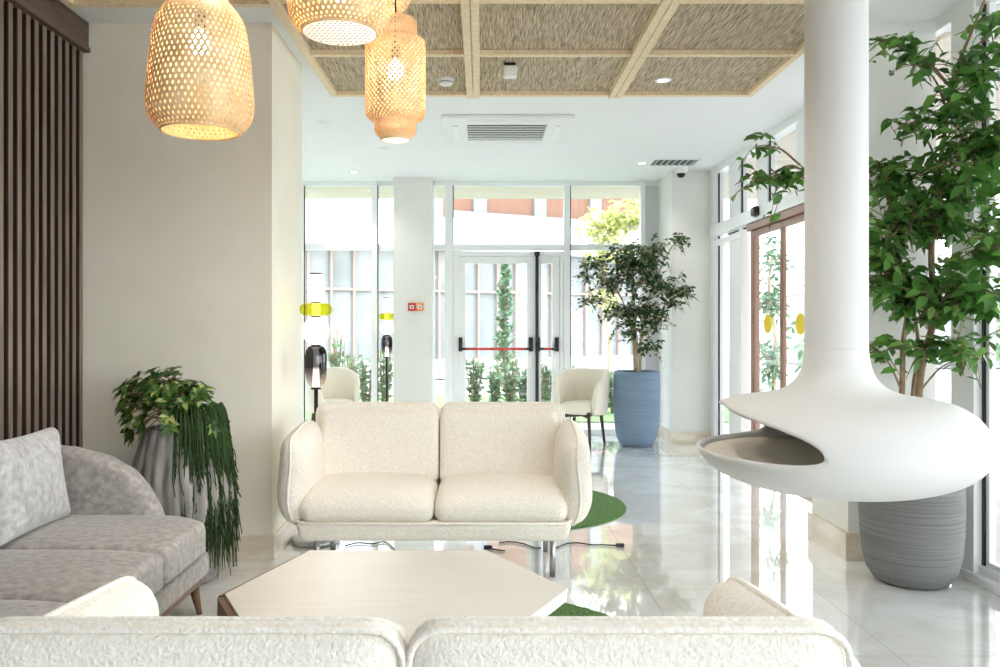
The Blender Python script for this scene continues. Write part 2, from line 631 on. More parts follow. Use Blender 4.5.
def smooth_curve(pts, n=6):
    """Catmull-Rom through pts"""
    pts = [Vector(p) for p in pts]
    q = [pts[0] * 2 - pts[1]] + pts + [pts[-1] * 2 - pts[-2]]
    out = []
    for i in range(1, len(q) - 2):
        for k in range(n):
            t = k / n
            p0, p1, p2, p3 = q[i - 1], q[i], q[i + 1], q[i + 2]
            out.append(0.5 * ((2 * p1) + (p2 - p0) * t + (2 * p0 - 5 * p1 + 4 * p2 - p3) * t * t + (3 * p1 - p0 - 3 * p2 + p3) * t ** 3))
    out.append(pts[-1])
    return out


def round_poly(pts, radii, n=5):
    """2-D polygon with rounded corners (quadratic arcs), plus points on the sides"""
    out = []
    N = len(pts)
    for i in range(N):
        a, b, c = Vector(pts[i - 1]), Vector(pts[i]), Vector(pts[(i + 1) % N])
        r = radii[i] if isinstance(radii, (list, tuple)) else radii
        u = (a - b).normalized() * r
        v = (c - b).normalized() * r
        p0, p1 = b + u, b + v
        for k in range(n + 1):  # right side deepened to cut sky light through the glazing
            t = k / n
            out.append((1 - t) ** 2 * p0 + 2 * t * (1 - t) * b + t * t * p1)
        rn = radii[(i + 1) % N] if isinstance(radii, (list, tuple)) else radii
        q = c + (b - c).normalized() * rn
        for k in range(1, 5):
            out.append(p1.lerp(q, k / 5))
    return [(p.x, p.y) for p in out]


# ================================================================== SETTING
mb = MB().box((-3.6, -2.5, -0.12), (XG + 0.02, DB + 0.05, 0))
struct(mb.build('floor', M['tile']), 'polished pale marble tile floor')
mb = MB().box((-3.6, -2.5, HC), (XG + 0.1, DB + 0.1, HC + 0.2))
struct(mb.build('ceiling', M['ceiling']), 'flat white ceiling')

# --- left: slatted wall along X=-2.16
DP0, DP1 = 4.52, 5.27       # plaster pier front and back
XS = -2.165
wl = struct(MB().box((XS - 0.15, -2.5, 0), (XS - 0.045, DP0, HC)).build('wall_left', M['slat_back_shade']), 'dark wall clad with vertical walnut slats')
sl = MB()
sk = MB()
d = DP0 - 0.035
while d > 0.6:
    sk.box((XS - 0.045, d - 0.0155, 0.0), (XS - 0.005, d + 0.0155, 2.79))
    sl.box((XS - 0.005, d - 0.016, 0.0), (XS, d + 0.016, 2.79))
    d -= 0.0745
sl.build('slat_cladding', M['slat'], wl)
sk.build('slat_shade_core', M['slat_back_shade'], wl)  # core kept near black to paint in the shade between slats
c = MB().box((XS - 0.05, 0.3, 2.785), (XS + 0.026, DP0 - 0.002, HC - 0.002))
c.box((XS - 0.05, 0.3, 2.755), (XS + 0.034, DP0 - 0.001, 2.783))
bevel(c.build('cornice', M['darkwood_beam'], wl), 0.003)

struct(MB().box((-3.6, -2.65, 0), (0.9, -2.5, HC)).build('wall_back_added', M['white_wall']), 'unseen white wall added behind the seating to block light')  # out of view, added to keep light off the left side

f5 = MB().box((0.9, -2.6, 0), (XG + 0.05, -2.5, 0.9)).box((0.9, -2.6, 2.5), (XG + 0.05, -2.5, HC)).box((0.9, -2.6, 0.9), (0.98, -2.5, 2.5)).box((1.7, -2.6, 0.9), (1.76, -2.5, 2.5)).box((XG - 0.05, -2.6, 0.9), (XG + 0.05, -2.5, 2.5))
f5 = struct(f5.build('window_fill', M['frame']), 'unseen white framed window added behind the seating to let fill light in')  # out of view, opening added to brighten the near seating
MB().box((0.98, -2.556, 0.9), (XG - 0.05, -2.548, 2.5)).build('glass', M['glass'], f5)

# --- plaster pier beside the slats
XP = X(272, DP0)            # right edge of pier
wp = struct(MB().box((-3.6, DP0, 0), (XP, DP1, HC)).build('wall_pier', M['plaster']), 'beige plaster wall end behind the grey vase')
bsk = MB().box((-3.6, DP0 - 0.02, 0), (XP + 0.02, DP1 + 0.02, 0.13))
struct(bevel(bsk.build('baseboard_pier', M['stone']), 0.004), 'beige stone skirting')
struct(MB().box((-3.75, -2.5, 0), (-3.6, DB + 0.1, HC)).build('wall_side', M['white_wall']))

# --- column at the back between window and door
DBC = 9.30
struct(MB().box((X(393.5, DBC), DBC, 0), (X(432, DBC), DB - 0.002, HC)).build('wall_column_back', M['plaster_pale']), 'pale plaster column with fire call points')
struct(MB().box((X(392, DBC), DBC - 0.02, 0), (X(433.5, DBC), DB - 0.002, 0.13)).build('baseboard_column_back', M['stone']))
# --- column right of the blue planter
DRC = 8.88
struct(MB().box((X(672, DRC), DRC, 0), (XG - 0.005, DB + 0.1, HC)).build('wall_column_right', M['plaster_pale']), 'pale plaster column beside the blue planter')
struct(MB().box((X(670, DRC), DRC - 0.02, 0), (XG - 0.005, DB - 0.1, 0.13)).build('baseboard_column_right', M['stone']))
# --- column behind the fireplace
D2 = 4.50
struct(MB().box((X(848, D2), D2, 0), (XG - 0.04, 4.99, HC)).build('wall_column_near', M['plaster_pale']), 'plaster column behind the tall ficus')
struct(MB().box((X(848, D2) - 0.02, D2 - 0.02, 0), (XG - 0.04, 5.01, 0.15)).build('baseboard_column_near', M['stone']))


# --- back glazing ------------------------------------------------------------
def zb(y):
    return Z(y, DB)


def xb(x):
    return X(x, DB)


def bar(mbx, x0, x1, z0, z1, d0=DB - 0.035, d1=DB + 0.035):
    mbx.box((x0, d0, z0), (x1, d1, z1))


ZT0, ZT1 = zb(250.5), zb(244.5)
ZTOP = HC
w1 = struct(MB().build('window_1', M['frame']), 'tall fixed window behind the left chair') if False else None
f = MB()
XL0 = -3.55
bar(f, XL0, xb(394), ZT0, ZT1)
bar(f, XL0, xb(394), 0, 0.07)
bar(f, XL0, xb(394), HC - 0.05, HC)
for x0, x1 in ((372, 378), (299, 305), (232, 238), (170, 176)):
    bar(f, xb(x0), xb(x1), 0, HC, DB - 0.06)
w1 = struct(bevel(f.build('window_1', M['frame']), 0.003), 'tall white framed window beside the back column')
g = MB().box((XL0, DB - 0.004, 0.07), (xb(394), DB + 0.004, HC - 0.05))
g.build('glass', M['glass'], w1)
k = MB()
for x0 in (305.2, 378.2):
    k.box((xb(x0), DB - 0.062, 0.07), (xb(x0) + 0.008, DB - 0.03, HC - 0.05))
k.build('gasket', M['gasket'], w1)

f = MB()
bar(f, xb(432), xb(673), ZT0, ZT1, DB - 0.05)
bar(f, xb(432), xb(673), HC - 0.05, HC)
bar(f, xb(445), xb(453), 0, HC, DB - 0.06)
bar(f, xb(432), xb(434.5), 0, HC)
bar(f, xb(563.5), xb(569.5), 0, HC, DB - 0.07)
bar(f, xb(640), xb(644.5), 0, HC, DB - 0.06)
bar(f, xb(432), xb(453), 0, 0.07)
bar(f, xb(569), xb(673), 0, 0.07)
w2 = struct(bevel(f.build('window_2', M['frame']), 0.003), 'white framed glazing around and above the emergency door')
g = MB()
g.box((xb(434), DB - 0.004, ZT1), (xb(640), DB + 0.004, HC - 0.05))
g.box((xb(434), DB - 0.004, 0.07), (xb(446), DB + 0.004, ZT0))
g.box((xb(569), DB - 0.004, 0.07), (xb(640), DB + 0.004, ZT0))
g.build('glass', M['glass'], w2)
g = MB().box((xb(644.5), DB - 0.01, 0.07), (xb(673), DB + 0.01, HC - 0.05))
g.build('spandrel_panel', M['spandrel'], w2)
k = MB()
k.box((xb(453.1), DB - 0.062, ZT1), (xb(453.1) + 0.008, DB - 0.03, HC - 0.05))
k.box((xb(569.6), DB - 0.072, 0.07), (xb(569.6) + 0.008, DB - 0.03, HC - 0.05))
k.build('gasket', M['gasket'], w2)

# emergency door
ZD = zb(252)
f = MB()
bar(f, xb(453.2), xb(459), 0, ZD, DB - 0.05)
bar(f, xb(559.5), xb(563.3), 0, ZD, DB - 0.05)
bar(f, xb(459), xb(559.5), zb(256.5), ZD, DB - 0.05)
d1 = struct(bevel(f.build('door_1', M['frame']), 0.003), 'white glazed emergency double door with red panic bars')


def leaf_door(x0, x1, gx0, gx1):
    m = MB()
    zt = zb(257)
    bar(m, xb(x0), xb(gx0), 0.01, zt, DB - 0.042)
    bar(m, xb(gx1), xb(x1), 0.01, zt, DB - 0.042)
    bar(m, xb(gx0), xb(gx1), zb(263.5), zt, DB - 0.042)
    bar(m, xb(gx0), xb(gx1), 0.01, 0.12, DB - 0.042)
    o = bevel(m.build('door_leaf', M['frame'], d1), 0.004)
    MB().box((xb(gx0), DB - 0.005, 0.12), (xb(gx1), DB + 0.005, zb(263.5))).build('glass', M['glass'], o)
    return o


l1 = leaf_door(459.4, 535, 465.5, 527)
l2 = leaf_door(535.4, 559.2, 541, 552)


def panic(x0, x1, par):
    zc = zb(348.6)
    m = MB()
    for xx in (x0, x1):
        m.box((xb(xx) - 0.022, DB - 0.10, zc - 0.03), (xb(xx) + 0.022, DB - 0.043, zc + 0.13))
        sgn = 1 if xx == x0 else -1
        m.tube([(xb(xx), DB - 0.085, zc + 0.08), (xb(xx), DB - 0.11, zc + 0.02), (xb(xx) + sgn * 0.02, DB - 0.12, zc), (xb(xx) + sgn * 0.07, DB - 0.12, zc)], 0.016, 8)
    b = m.build('bar_bracket', M['black'], par)
    t = MB().tube([(xb(x0) + 0.06, DB - 0.12, zc), (xb(x1) - 0.06, DB - 0.12, zc)], 0.015, 10)
    t.build('panic_bar', M['red'], par)


panic(460.7, 530.5, l1)
panic(537.5, 556.2, l2)
MB().tube([(xb(536.6), DB - 0.075, 0.03), (xb(536.6), DB - 0.075, ZD - 0.005)], 0.02, 10).build('lock_rod', M['black'], l2)
MB().box((xb(536.6) - 0.03, DB - 0.1, ZD - 0.05), (xb(536.6) + 0.03, DB - 0.05, ZD + 0.0)).build('rod_keeper', M['black'], l2)


# --- right glazing with sliding door ------------------------------------------
def dg(x):
    """distance of the glass plane at picture column x"""
    return F * XG / (x - VX)


f = MB()


def gbar(m, da, db, z0, z1, x0=XG - 0.05, x1=XG + 0.05):
    m.box((x0, min(da, db), z0), (x1, max(da, db), z1))


def gpost(m, xa, xb_, z0, z1, proud=0.06):
    gbar(m, dg(xa), dg(xb_), z0, z1, XG - proud, XG + 0.05)


ZH0, ZH1 = 2.20, 2.32       # header of the sliding door
gbar(f, 4.98, 8.9, HC - 0.06, HC)
gbar(f, 4.98, 8.9, ZH0, ZH1, XG - 0.068)
gbar(f, 7.85, 8.9, 2.10, 2.16)
gbar(f, 7.85, 8.9, 0, 0.08)
gpost(f, 716, 719.5, 0, HC)
gpost(f, 732, 743, 0, HC, 0.03)
gpost(f, 745, 747.0, 0, ZH0)
gpost(f, 760, 771, ZH1, HC, 0.03)
gpost(f, 800, 812, ZH1, HC, 0.03)
gbar(f, 4.98, 5.06, 0, HC)
w3 = struct(bevel(f.build('window_3', M['frame']), 0.003), 'white framed glazing with high transom lights over the sliding door')
g = MB()
g.box((XG - 0.004, 4.98, ZH1), (XG + 0.004, 8.9, HC - 0.06))
g.box((XG - 0.004, 7.8, 0.08), (XG + 0.004, 8.9, 2.10))
g.build('glass', M['glass'], w3)
k = MB()
for xx, z0, z1 in ((720, 0.08, HC - .06), (743.4, 0.08, HC - .06), (771.3, ZH1, HC - .06)):
    gbar(k, dg(xx), dg(xx + 1.0), z0, z1, XG - 0.022, XG - 0.010)
gbar(k, dg(731), dg(752), 2.17, 2.185, XG - 0.035, XG - 0.02)
k.build('gasket', M['gasket'], w3)

f = MB()
gbar(f, 5.06, dg(752.4), 2.135, 2.195, XG - 0.055, XG + 0.04)
gpost(f, 752.4, 754.6, 0, 2.135, 0.015)
d2 = struct(bevel(f.build('door_2', M['brown_metal']), 0.003), 'brown framed automatic sliding glass door')
for (a, b) in ((754.8, 783.4), (783.8, 832)):
    m = MB()
    gbar(m, dg(a), dg(a + 1.2), 0.01, 2.13, XG - 0.012, XG + 0.012)
    gbar(m, dg(b - 2.0), dg(b), 0.01, 2.13, XG - 0.012, XG + 0.012)
    gbar(m, dg(a), dg(b), 2.08, 2.13, XG - 0.02, XG + 0.02)
    gbar(m, dg(a), dg(b), 0.01, 0.07, XG - 0.02, XG + 0.02)
    o = m.build('door_leaf', M['brown_metal'], d2)
    g = MB()
    gbar(g, dg(a), dg(b), 0.07, 2.08, XG - 0.004, XG + 0.004)
    g.build('glass', M['glass'], o)
    xs = 768.5 if a < 760 else 801.5
    dd = dg(xs)
    s_ = MB()
    pl = [(0.10 * math.cos(t) * (1), 0.085 * math.sin(t)) for t in [2 * PI * i / 24 for i in range(24)]]
    s_.add([(XG - 0.010, dd + p[0], H + p[1]) for p in pl] + [(XG - 0.005, dd + p[0], H + p[1]) for p in pl],
           [tuple(range(24)), tuple(reversed(range(24, 48)))] + [(i, 24 + i, 24 + (i + 1) % 24, (i + 1) % 24) for i in range(24)])
    s_.build('warning_sticker', M['yellow'], o, fix=True)

# glazing nearer than the column
f = MB()
for da in (4.32, 2.6, 0.9, -0.8):
    gbar(f, da, da - 0.20 if da > 4 else da - 0.09, 0, HC, XG - 0.06)
gbar(f, -2.5, 4.3, HC - 0.06, HC)
gbar(f, -2.5, 4.3, 0.0, 0.045, XG - 0.075)
gbar(f, -2.5, 4.3, 0.0, 0.085, XG - 0.035)
gbar(f, 4.3, 4.49, 0.0, 0.085, XG - 0.035)
gbar(f, 4.3, 4.49, HC - 0.06, HC)
w4 = struct(bevel(f.build('window_4', M['frame']), 0.004), 'white framed floor to ceiling window beside the grey pot')
g = MB().box((XG - 0.004, -2.5, 0.08), (XG + 0.004, 4.49, HC - 0.06))
g.build('glass', M['glass'], w4)
k = MB()
gbar(k, 4.118, 4.098, 0.085, HC - 0.06, XG - 0.020, XG - 0.007)
k.build('gasket', M['gasket'], w4)
k = MB()
gbar(k, 4.097, 4.07, 0.085, HC - 0.06, XG - 0.012, XG + 0.02)
gbar(k, 4.07, 2.6, 0.085, 0.11, XG - 0.012, XG + 0.02)
k.build('inner_frame', M['frame'], w4)

# ================================================================== REED CEILING
rc = thing('reed_ceiling', 'suspended ceiling of brown reed panels in pale pine battens', 'ceiling panel', (0, 0, 0))
ZR = 2.87
xs_ = [-1.035, -0.06, 0.93, 1.87]
ds_ = [5.79, 4.925, 4.10, 3.28, 2.46]
for i in range(3):
    for j in range(4):
        p = MB().box((xs_[i], ds_[j + 1], ZR + 0.03), (xs_[i + 1], ds_[j], ZR + 0.045))
        p.build('reed_panel', M['reed'], rc)
for j in range(2):
    MB().box((-2.05, (4.15, 3.28, 2.46)[j + 1], ZR + 0.03), (xs_[0], (4.15, 3.28, 2.46)[j], ZR + 0.045)).build('reed_panel', M['reed'], rc)


def batten(lo, hi):
    bevel(MB().box(lo, hi).build('batten', M['pine'], rc), 0.002, 1)


bw = 0.022
for i, x in enumerate(xs_):
    if i in (0, 3):
        batten((x - bw, 2.46, ZR), (x + bw, 5.79 + bw, HC - 0.001))
    else:
        batten((x - 0.046, 2.46, ZR - 0.012), (x - 0.002, 5.79 + bw, HC - 0.001))
        batten((x + 0.002, 2.46, ZR - 0.012), (x + 0.046, 5.79 + bw, HC - 0.001))
for j, dd in enumerate(ds_):
    segs = [(xs_[i] + (bw if i == 0 else 0.046), xs_[i + 1] - (bw if i == 2 else 0.046)) for i in range(3)]
    for a, b in segs:
        batten((a, dd - bw, ZR), (b, dd + bw, HC - 0.001))
batten((-2.07, 4.13, ZR), (xs_[0] - bw, 4.17, HC - 0.001))
batten((-2.07, 2.46, ZR), (-2.03, 4.13, HC - 0.001))

# ================================================================== CEILING FITTINGS
# air conditioning cassette
ac0, ac1 = F * (HC - H) / (VY - 114.4), F * (HC - H) / (VY - 142.0)
xa0, xa1 = X(441, ac0), X(574.8, ac0)
ac = thing('air_conditioner', 'white square cassette air conditioner with dark grille in the ceiling', 'air conditioner', ((xa0 + xa1) / 2, (ac0 + ac1) / 2, HC - 0.002))
hx, hy = (xa1 - xa0) / 2, (ac1 - ac0) / 2
b = MB()
gx, gy = hx * 0.62, hy * 0.60
b.box((-hx, -hy, -0.03), (-gx, hy, 0))
b.box((gx, -hy, -0.03), (hx, hy, 0))
b.box((-gx, -hy, -0.03), (gx, -gy, 0))
b.box((-gx, gy, -0.03), (gx, hy, 0))
bevel(b.build('panel', M['white_plastic'], ac), 0.006)
MB().box((-gx, -gy, -0.008), (gx, gy, 0)).build('duct', M['dark_hole'], ac)
b = MB()
for i in range(7):
    yy = -gy + (i + 0.5) * 2 * gy / 7
    b.box((-gx, yy - 0.014, -0.020), (gx, yy + 0.014, -0.014))
b.build('grille', M['white_plastic'], ac)
for sx in (-1, 1):
    MB().box((sx * hx * 0.80 - 0.018, -hy * 0.5, -0.036), (sx * hx * 0.80 + 0.018, hy * 0.6, -0.029)).build('air_flap', M['frame'], ac)
for sy in (-1, 1):
    MB().box((-gx * .95, sy * hy * 0.80 - 0.018, -0.036), (gx * .95, sy * hy * 0.80 + 0.018, -0.029)).build('air_flap', M['frame'], ac)

# downlights; the unseen ones over the seating are added as fill
for (px, py, zz, lit, lab) in ((663, 80, ZR + 0.03, 1, 'small round lit downlight set in the reed panel near the white flue'),
                               (642, 163, HC, 1, 'small round lit downlight in the ceiling beside the slot vent'),
                               (354, 172, HC, 1, 'small round lit downlight in the ceiling above the back window'),
                               (324, 122, HC, 0, 'small round unlit downlight in the ceiling beside the plaster pier'),
                               (372, -52, ZR + 0.03, 1, 'unseen round downlight added as fill light in the reed ceiling over the cream sofa seat'),
                               (560, -60, ZR + 0.03, 1, 'unseen round downlight added as fill light in the reed ceiling above the coffee table side near the flue'),
                               (250, -160, ZR + 0.03, 1, 'unseen round downlight added as fill light in the reed ceiling above the grey sofa'),
                               (560, -240, ZR + 0.03, 1, 'unseen round downlight added as fill light in the reed ceiling above the seating near the camera'),
                               (386, 148, HC, 0, 'small round unlit downlight in the ceiling under the two tier pendant')):
    dd = F * (zz - H) / (VY - py)
    t = thing('ceiling_downlight', lab, 'downlight', (X(px, dd), dd, zz), 0, 'recessed downlights')
    MB().lathe([(0.036, -0.002), (0.040, -0.007), (0.055, -0.006), (0.057, 0.0)], 28).build('trim_ring', M['white_plastic'], t)
    MB().lathe([(0.0005, -0.003), (0.036, -0.003), (0.036, 0.0)], 28, capb=True).build('lens', M['downlight'] if lit else M['white_plastic'], t)

def spot(t, power, z=-0.02):
    ld = bpy.data.lights.new('lamp', 'SPOT')
    ld.energy = power
    ld.color = (1.0, 0.95, 0.88)
    ld.spot_size = math.radians(120)
    ld.spot_blend = 0.6
    ld.shadow_soft_size = 0.04
    lo = bpy.data.objects.new('lamp', ld)
    COL.objects.link(lo)
    lo.parent = t
    lo.location = (0, 0, z)


for o in [o for o in bpy.data.objects if o.name.startswith('ceiling_downlight') and 'unlit' not in o['label']]:
    spot(o, SPOT_W if o.location.y > 4.5 else SPOT_FILL_W)

# smoke detector
dd = F * (ZR + 0.03 - H) / (VY - 79)
t = thing('smoke_detector', 'round white smoke detector on the reed ceiling panel', 'smoke detector', (X(446, dd), dd, ZR + 0.03))
MB().lathe([(0.056, 0.0), (0.056, -0.012), (0.05, -0.02)], 32, capt=False).build('base', M['white_plastic'], t)
MB().lathe([(0.046, -0.018), (0.046, -0.03), (0.036, -0.040), (0.0005, -0.044)], 32).build('cover', M['white_plastic'], t)
MB().lathe([(0.047, -0.022), (0.048, -0.024), (0.048, -0.027), (0.047, -0.029)], 32).build('vent_ring', M['grille'], t)
# motion sensor box
dd = F * (ZR + 0.03 - H) / (VY - 64)
t = thing('ceiling_sensor', 'small white box sensor on a black mount under the reed ceiling', 'sensor', (X(510, dd), dd, ZR + 0.03))
MB().box((-0.035, -0.03, -0.02), (0.035, 0.03, 0)).build('mount', M['black'], t)
bevel(MB().box((-0.042, -0.05, -0.085), (0.042, 0.035, -0.021)).build('housing', M['white_plastic'], t), 0.008)
# slot vent
dv0, dv1 = 8.22, 8.55
t = thing('slot_vent', 'grey slotted ceiling vent in front of the dome camera', 'vent', (X(674, 8.4), 8.4, HC))
b = MB()
b.box((-0.24, -0.17, -0.008), (0.24, -0.14, 0))
b.box((-0.24, 0.14, -0.008), (0.24, 0.17, 0))
b.box((-0.24, -0.14, -0.008), (-0.215, 0.14, 0))
b.box((0.215, -0.14, -0.008), (0.24, 0.14, 0))
b.build('frame', M['white_plastic'], t)
MB().box((-0.215, -0.14, -0.003), (0.215, 0.14, 0)).build('duct', M['dark_hole'], t)
b = MB()
for i in range(7):
    xx = -0.215 + (i + 0.5) * 0.43 / 7
    b.box((xx - 0.014, -0.14, -0.012), (xx + 0.014, 0.14, -0.004))
b.build('slat', M['grille'], t)
# dome camera
t = thing('dome_camera', 'white dome security camera with dark lens on the ceiling by the column', 'security camera', (X(681, 8.75), 8.75, HC))
MB().lathe([(0.072, 0), (0.072, -0.03), (0.06, -0.05), (0.045, -0.055)], 32).build('housing', M['white_plastic'], t)
MB().lathe([(0.046, -0.05), (0.042, -0.075), (0.028, -0.092), (0.0005, -0.10)], 32).build('dome', M['black'], t)
# door sensor
dd = dg(765)
t = thing('door_sensor', 'small black rounded door sensor on the white header of the sliding door', 'sensor', (XG - 0.06, dd, 2.30))
b = MB()
b.rbox((-0.055, -0.06, -0.07), (0, 0.06, 0.02), 0.025, 3, 2)
b.build('housing', M['black'], t)
MB().lathe([(0.0005, -0.078), (0.018, -0.075), (0.022, -0.066)], 16, c=(-0.03, 0, 0)).build('lens', M['grille'], t)

# fire call points on the back column
for (px, mm, lab) in ((412, M['red'], 'square red fire alarm call point on the pale back column'),
                      (420, M['orange'], 'square orange alarm call point next to the red one on the column')):
    t = thing('alarm_call_point', lab, 'fire alarm button', (X(px, DBC), DBC, Z(307, DBC)), 0, 'call points on the column')
    bevel(MB().box((-0.042, -0.035, -0.045), (0.042, 0, 0.045)).build('housing', mm, t), 0.006)
    MB().box((-0.022, -0.039, -0.02), (0.022, -0.0345, 0.02)).build('push_plate', M['white_plastic'], t)
    MB().lathe([(0.0005, 0.004), (0.009, 0.003), (0.010, 0)], 12).build('push_button', M['black'], t).matrix_local = Matrix.Translation((0, -0.039, 0)) @ Matrix.Rotation(PI / 2, 4, 'X')

# ================================================================== SUSPENDED FIREPLACE
FX, FY = 1.408, 3.30
fp = thing('suspended_fireplace', 'white suspended fireplace with saucer shaped bowl and thick flue', 'fireplace', (FX, FY, 0))
MB().lathe([(0.118, 1.19), (0.118, HC - 0.001)], 64).build('flue', M['fire'], fp)
MB().lathe([(0.119, 1.183), (0.1195, 1.187), (0.1195, 1.193), (0.119, 1.197)], 64).build('flue_joint', M['fire'], fp)
MB().lathe([(0.119, HC - 0.03), (0.16, HC - 0.03), (0.165, HC - 0.02), (0.165, HC - 0.001)], 64).build('ceiling_collar', M['fire'], fp)
prof0 = [(.118, 1.19), (.121, 1.155), (.130, 1.105), (.146, 1.068), (.17, 1.04), (.207, 1.017), (.275, 0.998), (.36, .985), (.43, .967), (.49, .929), (.526, .878), (.54, .82),
         (.534, .770), (.50, .722), (.44, .682), (.34, .646), (.2, .620), (.08, .610), (0.001, .608)]
pc = smooth_curve([(a, 0, b) for a, b in prof0], 8)
pl_ = [0.0]
for a, b in zip(pc, pc[1:]):
    pl_.append(pl_[-1] + (b - a).length)
TOT = pl_[-1]


def pp(sv):
    sv = max(0, min(TOT, sv))
    for i in range(len(pl_) - 1):
        if pl_[i + 1] >= sv:
            t = (sv - pl_[i]) / max(1e-9, pl_[i + 1] - pl_[i])
            q = pc[i].lerp(pc[i + 1], t)
            return q.x, q.z
    return pc[-1].x, pc[-1].z


def s_at(cond):
    for i, q in enumerate(pc):
        if cond(q):
            return pl_[i]


S_MID = s_at(lambda q: q.z <= 0.825)
S_TOP = s_at(lambda q: q.x >= 0.435)
S_LIP = s_at(lambda q: q.z <= 0.785)
TH0, HALF = math.radians(180 - 8), math.radians(71)


def cut(th):
    u = abs((th - TH0 + PI) % (2 * PI) - PI) / HALF
    if u >= 1:
        return S_MID, S_MID
    e = math.sqrt(max(0, 1 - u ** 7))
    e2 = math.sqrt(max(0, 1 - u ** 10))
    up = S_MID - (S_MID - S_TOP) * (0.38 * e + 0.62 * (1 - (math.sqrt(u * u + 0.012) - 0.1095) / 0.8965) * e)
    lo = S_MID + (S_LIP - S_MID) * e2
    return up, lo


TH = set()
for i in range(144):
    TH.add(round(2 * PI * i / 144, 6))
for i in range(21):
    for sg in (-1, 1):
        TH.add(round((TH0 + sg * HALF * (1 - 0.16 * (i / 20) ** 2)) % (2 * PI), 6))
TH = sorted(TH)
n = len(TH)
vs, fs = [], []
NT, NB = 40, 30
for part, NN in ((0, NT), (1, NB)):
    o0 = len(vs)
    for i in range(NN + 1):
        for th in TH:
            up, lo = cut(th)
            sv = up * i / NN if part == 0 else lo + (TOT - lo) * i / NN
            r, z = pp(sv)
            vs.append((r * math.cos(th), r * math.sin(th), z))
    for i in range(NN):
        for k_ in range(n):
            k2 = (k_ + 1) % n
            fs.append((o0 + i * n + k_, o0 + (i + 1) * n + k_, o0 + (i + 1) * n + k2, o0 + i * n + k2))
shell = MB().add(vs, fs, True).build('bowl', M['fire'], fp)
b = bmesh.new()
b.from_mesh(shell.data)
bmesh.ops.remove_doubles(b, verts=b.verts, dist=2e-4)
bmesh.ops.recalc_face_normals(b, faces=b.faces)
b.to_mesh(shell.data)
b.free()
so = shell.modifiers.new('thick', 'SOLIDIFY')
so.thickness = 0.012
so.offset = -1
shell['label'] = 'white bowl and hood with an open cut side'
hb = MB().lathe([(0.0005, 0.742), (0.36, 0.743), (0.46, 0.752), (0.505, 0.766), (0.505, 0.759), (0.46, 0.735), (0.0005, 0.73)], 64)
hb.build('hearth_tray', M['fire_in'], fp)['label'] = 'grey ash tray inside the bowl'


